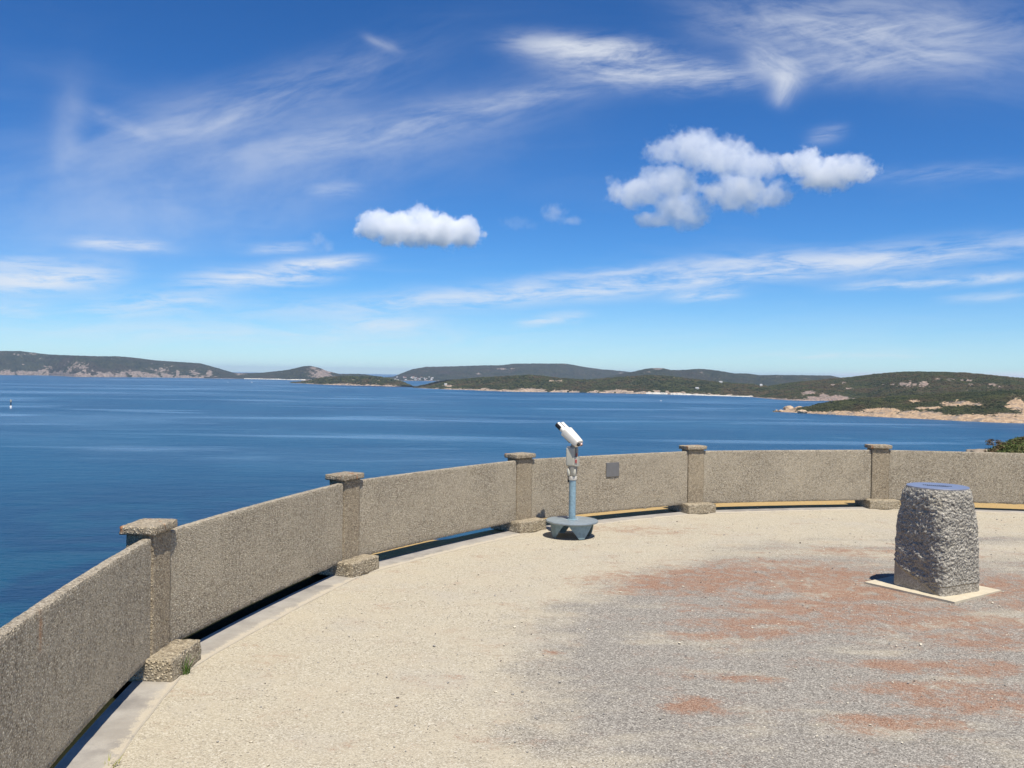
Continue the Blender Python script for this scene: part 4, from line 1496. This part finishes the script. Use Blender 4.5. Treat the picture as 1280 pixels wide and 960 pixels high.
land('headland', 'near scrubby headland with smooth pale granite shore',
     [(966, 514.6, 514.9), (972, 513.4, 515), (980, 512.6, 515.2), (990, 511, 515.6), (1002, 508.6, 516.2), (1012, 507.5, 516.8), (1022, 504.4, 517.4), (1040, 501.3, 518.4), (1062, 498.8, 519.5), (1085, 497, 520.6),
      (1110, 495.2, 521.8), (1140, 493.2, 523.2), (1175, 491.5, 525), (1210, 490.2, 526.8), (1245, 488.6, 528.3), (1280, 487, 529.3), (1360, 484, 531), (1480, 484, 533)],
     lambda px: 60 + 300 * sm(px, 990, 1150), M_LAND_NEAR, 560, nrow=90, rock_band=0.27, rock_var=0.35, relief=0.55, seed=22.9, freq=2.0, power=0.85,
     patches=[(985, 513, 12, 4, 1.3), (1055, 515, 20, 2.2, .7), (1085, 513.5, 12, 3.5, 1.), (1105, 514, 25, 4.5, 1.2), (1150, 517, 30, 4.5, 1.1), (1142, 501.2, 8, 1.8, 1.0), (1185, 505, 16, 3.2, 1.), (1206, 504, 16, 3.4, 1.2), (1220, 505.5, 8, 2.4, 1.),
              (1160, 510, 22, 2.2, .9), (1270, 506, 12, 8, 1.2), (1290, 510, 20, 12, 1.2), (1255, 520, 20, 4, 1.1), (1210, 524, 30, 3, 1.)],
     rockcut=[(1040, 509, 26, 4, 1.0), (1065, 508, 14, 3.5, .9), (1210, 514.5, 24, 3.2, .95), (1190, 516.5, 14, 2.2, .9), (1240, 510, 14, 4, .9)])
scrub('low green scrub over the broad hill behind the near headland', 'broad scrubby hill with pinkish rock slabs on its flank', 26000, 3.6, 23)
scrub('dark green coastal scrub over the near granite headland', 'near scrubby headland with smooth pale granite shore', 16000, 2.2, 24, 0.40)

# boulders at the tip of the near headland
M_BOULDER = plain('pale_granite_boulder', (.47, .345, .23), 0.9, 0, 0.25, 0.35, 0.30, 0.2)
bl = [(986, 509.5, 9, 7.5, 'largest pale boulder heaped at the tip of the headland'),
      (999, 510.0, 10, 6.5, 'second pale boulder inland of the largest one at the tip'),
      (976, 513.2, 5, 3.4, 'small outlying boulder in the water beyond the tip'),
      (970.5, 513.0, 2.6, 2.6, 'smallest outermost rock off the headland tip'),
      (1003, 513.8, 9, 5, 'low pale boulder at the waterline below the heap'),
      (1016, 513, 8, 4.5, 'rounded boulder where the scrub begins behind the tip'),
      (1031, 512.5, 5, 4.5, 'lone rounded boulder against dark scrub near the tip'),
      (1068, 515.5, 8, 5.5, 'big smooth boulder halfway along the pale granite shore'),
      (1080, 516, 10, 5.0, 'broad boulder right of the big smooth one on the shore')]
for (px, py, wpx, hpx, lab) in bl:
    g_ = on_plane(px, py + hpx * .55, SEA)
    d = math.hypot(g_.x, g_.y)
    sc_ = d / F_PX
    bm = bmesh.new()
    bmesh.ops.create_icosphere(bm, subdivisions=4, radius=1.0)
    for v in bm.verts:
        q = mnoise.fractal(v.co * 1.3 + Vector((px, 0, 0)), .8, 2.1, 4)
        v.co *= 1 + .34 * q
        v.co = Vector((v.co.x * wpx * .66 * sc_, v.co.y * wpx * .5 * sc_, v.co.z * hpx * .48 * sc_))
    o = bm_obj('boulder', bm, M_BOULDER, smooth=True)
    o.location = (g_.x * (1 + 6 / d), g_.y * (1 + 6 / d), SEA + hpx * .30 * sc_)
    tag(o, lab, 'boulder', 'boulders on the granite shore')

# ------------------------------------------------------------------ far houses, boats and channel marker
M_HWALL = plain('pale_house_wall', (.72, .69, .62), 0.8)
M_HROOF = plain('dull_red_roof', (.30, .14, .10), 0.8)
M_HROOF2 = plain('grey_roof', (.45, .44, .43), 0.8)


def ground_near(px, py):
    """surface of the land that shows at a photo point"""
    best, bd = None, 1e9
    for V, rock, snd, nrow in LANDS.values():
        flat = V[:, :nrow].reshape(-1, 3)
        q = (flat - np.array([0, 0, EYE])) @ np.array(CAM_ROT)
        u = 640 + F_PX * q[:, 0] / -q[:, 2]
        v = 480 - F_PX * q[:, 1] / -q[:, 2]
        e = (u - px) ** 2 + (v - py) ** 2
        i = int(np.argmin(e))
        if e[i] < 4 and (best is None or math.hypot(*flat[i][:2]) < bd):
            best, bd = flat[i], math.hypot(*flat[i][:2])
    return best


def house(px, py, wpx, hpx, label, roof, group=None, rot=0.2):
    g_ = ground_near(px, py)
    if g_ is None:
        g_ = np.array(on_plane(px, 477, SEA))
    d = math.hypot(g_[0], g_[1])
    s_ = d / F_PX
    W_, H_ = wpx * s_, hpx * s_
    root = empty('house', (g_[0], g_[1], g_[2] - 0.1 * H_), rot - math.atan2(g_[0], g_[1]))
    tag(root, label, 'house', group)
    bm = bmesh.new()
    add_box(bm, (0, 0, H_ * .35), (W_, W_ * .7, H_ * .7))
    bm_obj('wall', bm, M_HWALL, root)
    bm = bmesh.new()
    a_, b_ = W_ * .54, W_ * .40
    vs = [bm.verts.new(p) for p in ((-a_, -b_, H_ * .7), (a_, -b_, H_ * .7), (a_, b_, H_ * .7), (-a_, b_, H_ * .7), (-a_ * .8, 0, H_ * 1.05), (a_ * .8, 0, H_ * 1.05))]
    for f in ((0, 1, 5, 4), (2, 3, 4, 5), (1, 2, 5), (3, 0, 4), (3, 2, 1, 0)):
        bm.faces.new([vs[q] for q in f])
    bm_obj('roof', bm, roof, root)
    return root


house(951.5, 483.0, 3.0, 2.8, 'small white house on the low green slope behind the beach', M_HROOF2)
house(556.5, 481.3, 3.5, 2.2, 'white house alone on the point right of the inlet', M_HROOF2)
house(871, 486.2, 4.0, 2.4, 'pale house above the white beach among trees', M_HROOF2)
house(901, 478.5, 4.0, 1.8, 'pale long building at the foot of the blue hills', M_HROOF2)
rnd = random.Random(4)
for i in range(34):
    px = rnd.uniform(494, 541)
    py = rnd.uniform(471.4, 475.4)
    house(px, py, rnd.uniform(1.4, 3.2), rnd.uniform(.9, 1.5), 'tiny pale house of the town on the far inlet shore', rnd.choice([M_HROOF, M_HROOF2, M_HROOF2]),
          'houses of the distant town', rnd.uniform(-.6, .6))

M_HULL = plain('white_hull', (.80, .80, .78), 0.4)
M_CABIN = plain('cabin_grey', (.55, .57, .58), 0.5)


def boat(px, py, lpx, label):
    g_ = on_plane(px, py, SEA)
    d = math.hypot(g_.x, g_.y)
    L_ = lpx * d / F_PX
    root = empty('motor_boat', (g_.x, g_.y, SEA), -math.atan2(g_.x, g_.y) + 0.3)
    tag(root, label, 'boat', 'boats out on the bay')
    bm = bmesh.new()
    secs = []
    for t, w_, h_ in ((-.5, .16, .20), (-.2, .19, .20), (.15, .17, .23), (.38, .09, .28), (.5, .01, .32)):
        secs.append([bm.verts.new(p) for p in ((t * L_, -w_ * L_, h_ * L_), (t * L_, -w_ * .6 * L_, -.05 * L_), (t * L_, w_ * .6 * L_, -.05 * L_), (t * L_, w_ * L_, h_ * L_))])
    for A_, B_ in zip(secs, secs[1:]):
        for j in range(4):
            bm.faces.new((A_[j], A_[(j + 1) % 4], B_[(j + 1) % 4], B_[j]))
    bm.faces.new(secs[0])
    bm.faces.new(secs[-1][::-1])
    bm_obj('hull', bm, M_HULL, root)
    bm = bmesh.new()
    add_box(bm, (-.05 * L_, 0, .32 * L_), (.34 * L_, .24 * L_, .22 * L_), None, .02 * L_)
    bm_obj('cabin', bm, M_CABIN, root)


boat(314.5, 478.2, 2.4, 'tiny white boat on the water off the far left beach')
boat(285, 478.0, 1.6, 'faint white boat left of the other far boat')
boat(826, 501.4, 2.8, 'tiny white boat in front of the long white beach')

g_ = on_plane(13.5, 510.5, SEA)
d = math.hypot(g_.x, g_.y)
s_ = d / F_PX
mk = empty('channel_marker', (g_.x, g_.y, SEA))
tag(mk, 'slim dark channel marker post standing in the bay at far left', 'marker')
bm = bmesh.new()
add_lathe(bm, [(1.0 * s_, -.5), (1.1 * s_, 2.5 * s_), (.8 * s_, 3 * s_)], 14)
bm_obj('pile', bm, M_HULL, mk, angle=40)
bm = bmesh.new()
add_lathe(bm, [(.55 * s_, 3 * s_), (.5 * s_, 6.5 * s_)], 12)
bm_obj('mast', bm, M_BLACK, mk, angle=40)
bm = bmesh.new()
add_lathe(bm, [(.2 * s_, 6.5 * s_), (1.0 * s_, 6.8 * s_), (1.0 * s_, 8.6 * s_), (.15 * s_, 10 * s_)], 14)
bm_obj('topmark', bm, M_GREYD, mk, angle=40)

# ------------------------------------------------------------------ bushes, tree and rock on the spur at the right
M_BUSH = []
for nm, c0 in (('bush_green', (.095, .120, .035)), ('bush_olive', (.120, .118, .045)), ('bush_brown', (.15, .100, .052))):
    M_BUSH.append(plain(nm, c0, 0.8, 0, 0, 3, 0.35, 0.2))


def leaf_cloud(rg, n, c, r, leaf):
    d = rg.normal(size=(n, 3))
    d /= np.linalg.norm(d, axis=1)[:, None]
    p = d * (rg.random(n) ** .40)[:, None] * np.array(r) + np.array(c)
    a = rg.normal(size=(n, 3))
    a /= np.linalg.norm(a, axis=1)[:, None]
    b = np.cross(a, rg.normal(size=(n, 3)))
    b /= np.linalg.norm(b, axis=1)[:, None]
    s = leaf * rg.uniform(.6, 1.3, n)[:, None]
    return np.stack([p + a * s, p + b * s * .45, p - a * s, p - b * s * .45], 1).reshape(-1, 3)


rg = np.random.default_rng(11)
cl = [[], [], []]
for _ in range(1300):
    azd = rg.uniform(27.0, 44)
    dd = rg.uniform(30, 92)
    x, y = dd * math.sin(R_(azd)), dd * math.cos(R_(azd))
    if math.hypot(x - CX, y - CY) < RAD + 12:
        continue
    z = terrain_z(x, y)
    s_ = rg.uniform(.20, .42)
    cl[rg.choice(3, p=[.45, .33, .22])].append(leaf_cloud(rg, 260, (x, y, z + s_ * .25), (s_ * rg.uniform(.9, 1.7), s_ * rg.uniform(.9, 1.7), s_ * .75), .06))
for q, lab in enumerate(('green heath bushes on the spur at the right edge', 'olive heath bushes on the spur at the right edge', 'brownish heath bushes on the spur at the right edge')):
    W = np.concatenate(cl[q])
    o = mesh_obj('heath_bushes', W, np.arange(len(W)).reshape(-1, 4), M_BUSH[q], smooth=False)
    tag(o, lab, 'bushes', kind='stuff')

# small wind-bent tree on the skyline of the spur
M_BARK = plain('grey_bark', (.16, .13, .105), 0.9)
dd = 78.0
az_t = math.atan2(ray(1242, 556).x, ray(1242, 556).y)
tx_, ty_ = dd * math.sin(az_t), dd * math.cos(az_t)
tz_ = terrain_z(tx_, ty_)
tree = empty('small_tree', (tx_, ty_, tz_ - .05))
tag(tree, 'small wind-bent tree on the skyline of the right-hand spur', 'tree')
s_ = dd / F_PX
zt = at_dist(1242, 549.5, dd).z - tz_
bm = bmesh.new()
tips = []
trunk = [Vector((.15, 0, 0)), Vector((.05, 0, zt * .3)), Vector((-.05, 0, zt * .55)), Vector((-.02, .0, zt * .75))]
for a_, b_, r0, r1 in zip(trunk, trunk[1:], (.07, .055, .045), (.055, .045, .03)):
    add_tube(bm, a_, b_, r0, r1, 8)
for bx_, bz_ in ((-.35, .86), (.30, .90), (-.1, 1.0), (.45, .72), (-.45, .66)):
    e_ = Vector((bx_, rnd.uniform(-.3, .3), zt * bz_))
    add_tube(bm, trunk[2] if bz_ < .8 else trunk[3], e_, .028, .012, 6)
    tips.append(e_)
bm_obj('trunk', bm, M_BARK, tree, smooth=True)
W = np.concatenate([leaf_cloud(rg, 90, t, (.26, .24, .12), .055) for t in tips])
mesh_obj('crown', W, np.arange(len(W)).reshape(-1, 4), M_BUSH[2], tree, smooth=False)
# bare rock below it
p = at_dist(1226, 562.5, 66)
bm = bmesh.new()
bmesh.ops.create_icosphere(bm, subdivisions=4, radius=1.0)
for v in bm.verts:
    v.co *= 1 + .25 * mnoise.fractal(v.co * 1.6, .8, 2.1, 4)
    v.co = Vector((v.co.x * .8, v.co.y * .9, v.co.z * .22))
o = bm_obj('rock_outcrop', bm, plain('spur_rock', (.27, .22, .165), .9, 0, .03, 4, .25, .2), smooth=True)
o.location = (p.x, p.y, p.z - .15)
tag(o, 'pale bare rock outcrop on the spur just above the wall', 'rock')

# ------------------------------------------------------------------ cumulus clouds
def cloud(name, label, blobs, dist, gain=0.05, nscale=1.0, thr=0.0, thick=0.6, seed=0.0, soft=0.5, rag=2.1):
    """blobs: (photo column, row, radius x, radius y) -> ellipsoid puffs at this distance; a volume of droplets"""
    s_ = dist / F_PX
    pts = [(at_dist(px, py, dist), rx * s_, ry * s_) for px, py, rx, ry in blobs]
    cen = sum((p for p, _, _ in pts), Vector()) / len(pts)
    m = bpy.data.materials.new(name + '_droplets')
    m.use_nodes = True
    n = NT(m.node_tree)
    n.n.clear()
    out = n.node('ShaderNodeOutputMaterial')
    vol = n.node('ShaderNodeVolumePrincipled')
    n.l.new(vol.outputs[0], out.inputs['Volume'])
    tc = n.node('ShaderNodeTexCoord').outputs['Object']
    acc = None
    mean = sum(ry for _, _, ry in pts) / len(pts)
    for p, rx, ry in pts:
        c = p - cen
        q = n.vm('MULTIPLY', n.vm('SUBTRACT', tc, tuple(c)), (1 / rx, 1 / (max(rx, ry) * thick), 1 / ry))
        f = n.m('SUBTRACT', 1.0, n.vm('LENGTH', q))
        acc = f if acc is None else n.m('MAXIMUM', acc, f)
    nz1 = n.noise(n.vm('ADD', tc, (seed * 900, 0, 0)), nscale * 1.25 / mean, 9, 0.66)
    f = n.m('ADD', acc, n.m('MULTIPLY', n.m('SUBTRACT', nz1, 0.5), rag))
    f = n.rng(f, 0.05 + thr, 0.05 + soft + thr)
    n.put(vol.inputs['Density'], n.m('MULTIPLY', f, gain))
    vol.inputs['Color'].default_value = (1, 1, 1, 1)
    vol.inputs['Anisotropy'].default_value = 0.0
    hi = [-1e9] * 3
    lo = [1e9] * 3
    for p, rx, ry in pts:
        c = p - cen
        for a_, r in enumerate((rx * 1.35, max(rx, ry) * thick * 1.35, ry * 1.45)):
            lo[a_] = min(lo[a_], c[a_] - r)
            hi[a_] = max(hi[a_], c[a_] + r)
    bm = bmesh.new()
    add_box(bm, [(a_ + b_) / 2 for a_, b_ in zip(lo, hi)], [b_ - a_ for a_, b_ in zip(lo, hi)])
    o = bm_obj('cloud', bm, m)
    o.location = cen
    m.cycles.volume_step_rate = 0.5
    m.cycles.volume_sampling = 'MULTIPLE_IMPORTANCE'
    tag(o, label, 'cloud')


CD = 4200.0
cloud('bright', 'brightest white cumulus cloud, flat-based, left of the middle',
      [(470, 281, 26, 19), (500, 286, 36, 22), (527, 276, 24, 20), (545, 289, 40, 21), (578, 291, 28, 20)], CD, 0.026, 1.0, -0.10, seed=1, soft=0.30, rag=2.1)
cloud('broken', 'broad broken cumulus cloud with blue gaps at upper right',
      [(832, 190, 28, 16), (870, 186, 40, 24), (905, 198, 46, 22), (945, 208, 34, 18), (800, 240, 40, 20), (835, 230, 40, 26), (925, 240, 46, 24), (968, 242, 24, 16), (850, 262, 36, 24), (820, 274, 30, 10)],
      CD, 0.010, 0.8, -0.12, seed=2, soft=0.42, rag=2.7)
cloud('right', 'small puffy cumulus cloud right of the broad broken one',
      [(1005, 206, 26, 20), (1030, 219, 36, 20), (1062, 212, 30, 18), (985, 200, 14, 10)], CD, 0.018, 0.9, -0.10, seed=3, soft=0.38, rag=2.4)
cloud('wisp', 'faint grey cumulus scrap between the white cumulus and the broad one',
      [(692, 267, 20, 15), (716, 276, 16, 8)], CD, 0.007, 1.0, -0.05, seed=4, soft=.9)
cloud('scrap', 'faintest thin cloud scrap right of the brightest cumulus',
      [(645, 279, 24, 10), (664, 282, 12, 7)], CD, 0.002, 1.0, -0.1, seed=5, soft=.9)
cloud('tuft', 'small tilted cloud scrap left of the brightest cumulus',
      [(397, 299, 13, 12), (409, 309, 12, 11)], CD, 0.006, 1.0, -0.05, seed=6, soft=.9)

# ------------------------------------------------------------------ haze over the bay
m = bpy.data.materials.new('sea_haze')
m.use_nodes = True
n = NT(m.node_tree)
n.n.clear()
out = n.node('ShaderNodeOutputMaterial')
vol = n.node('ShaderNodeVolumePrincipled')
n.l.new(vol.outputs[0], out.inputs['Volume'])
vol.inputs['Color'].default_value = (.80, .90, 1.0, 1)
vol.inputs['Density'].default_value = 0.000028
vol.inputs['Anisotropy'].default_value = 0.2
bm = bmesh.new()
z0, z1 = SEA - 6.0, 200.0
add_box(bm, (0, 0, (z0 + z1) / 2), (90000, 90000, z1 - z0))
hz = bm_obj('haze', bm, m)
tag(hz, 'thin pale blue haze over the bay and far hills', 'haze', kind='stuff')
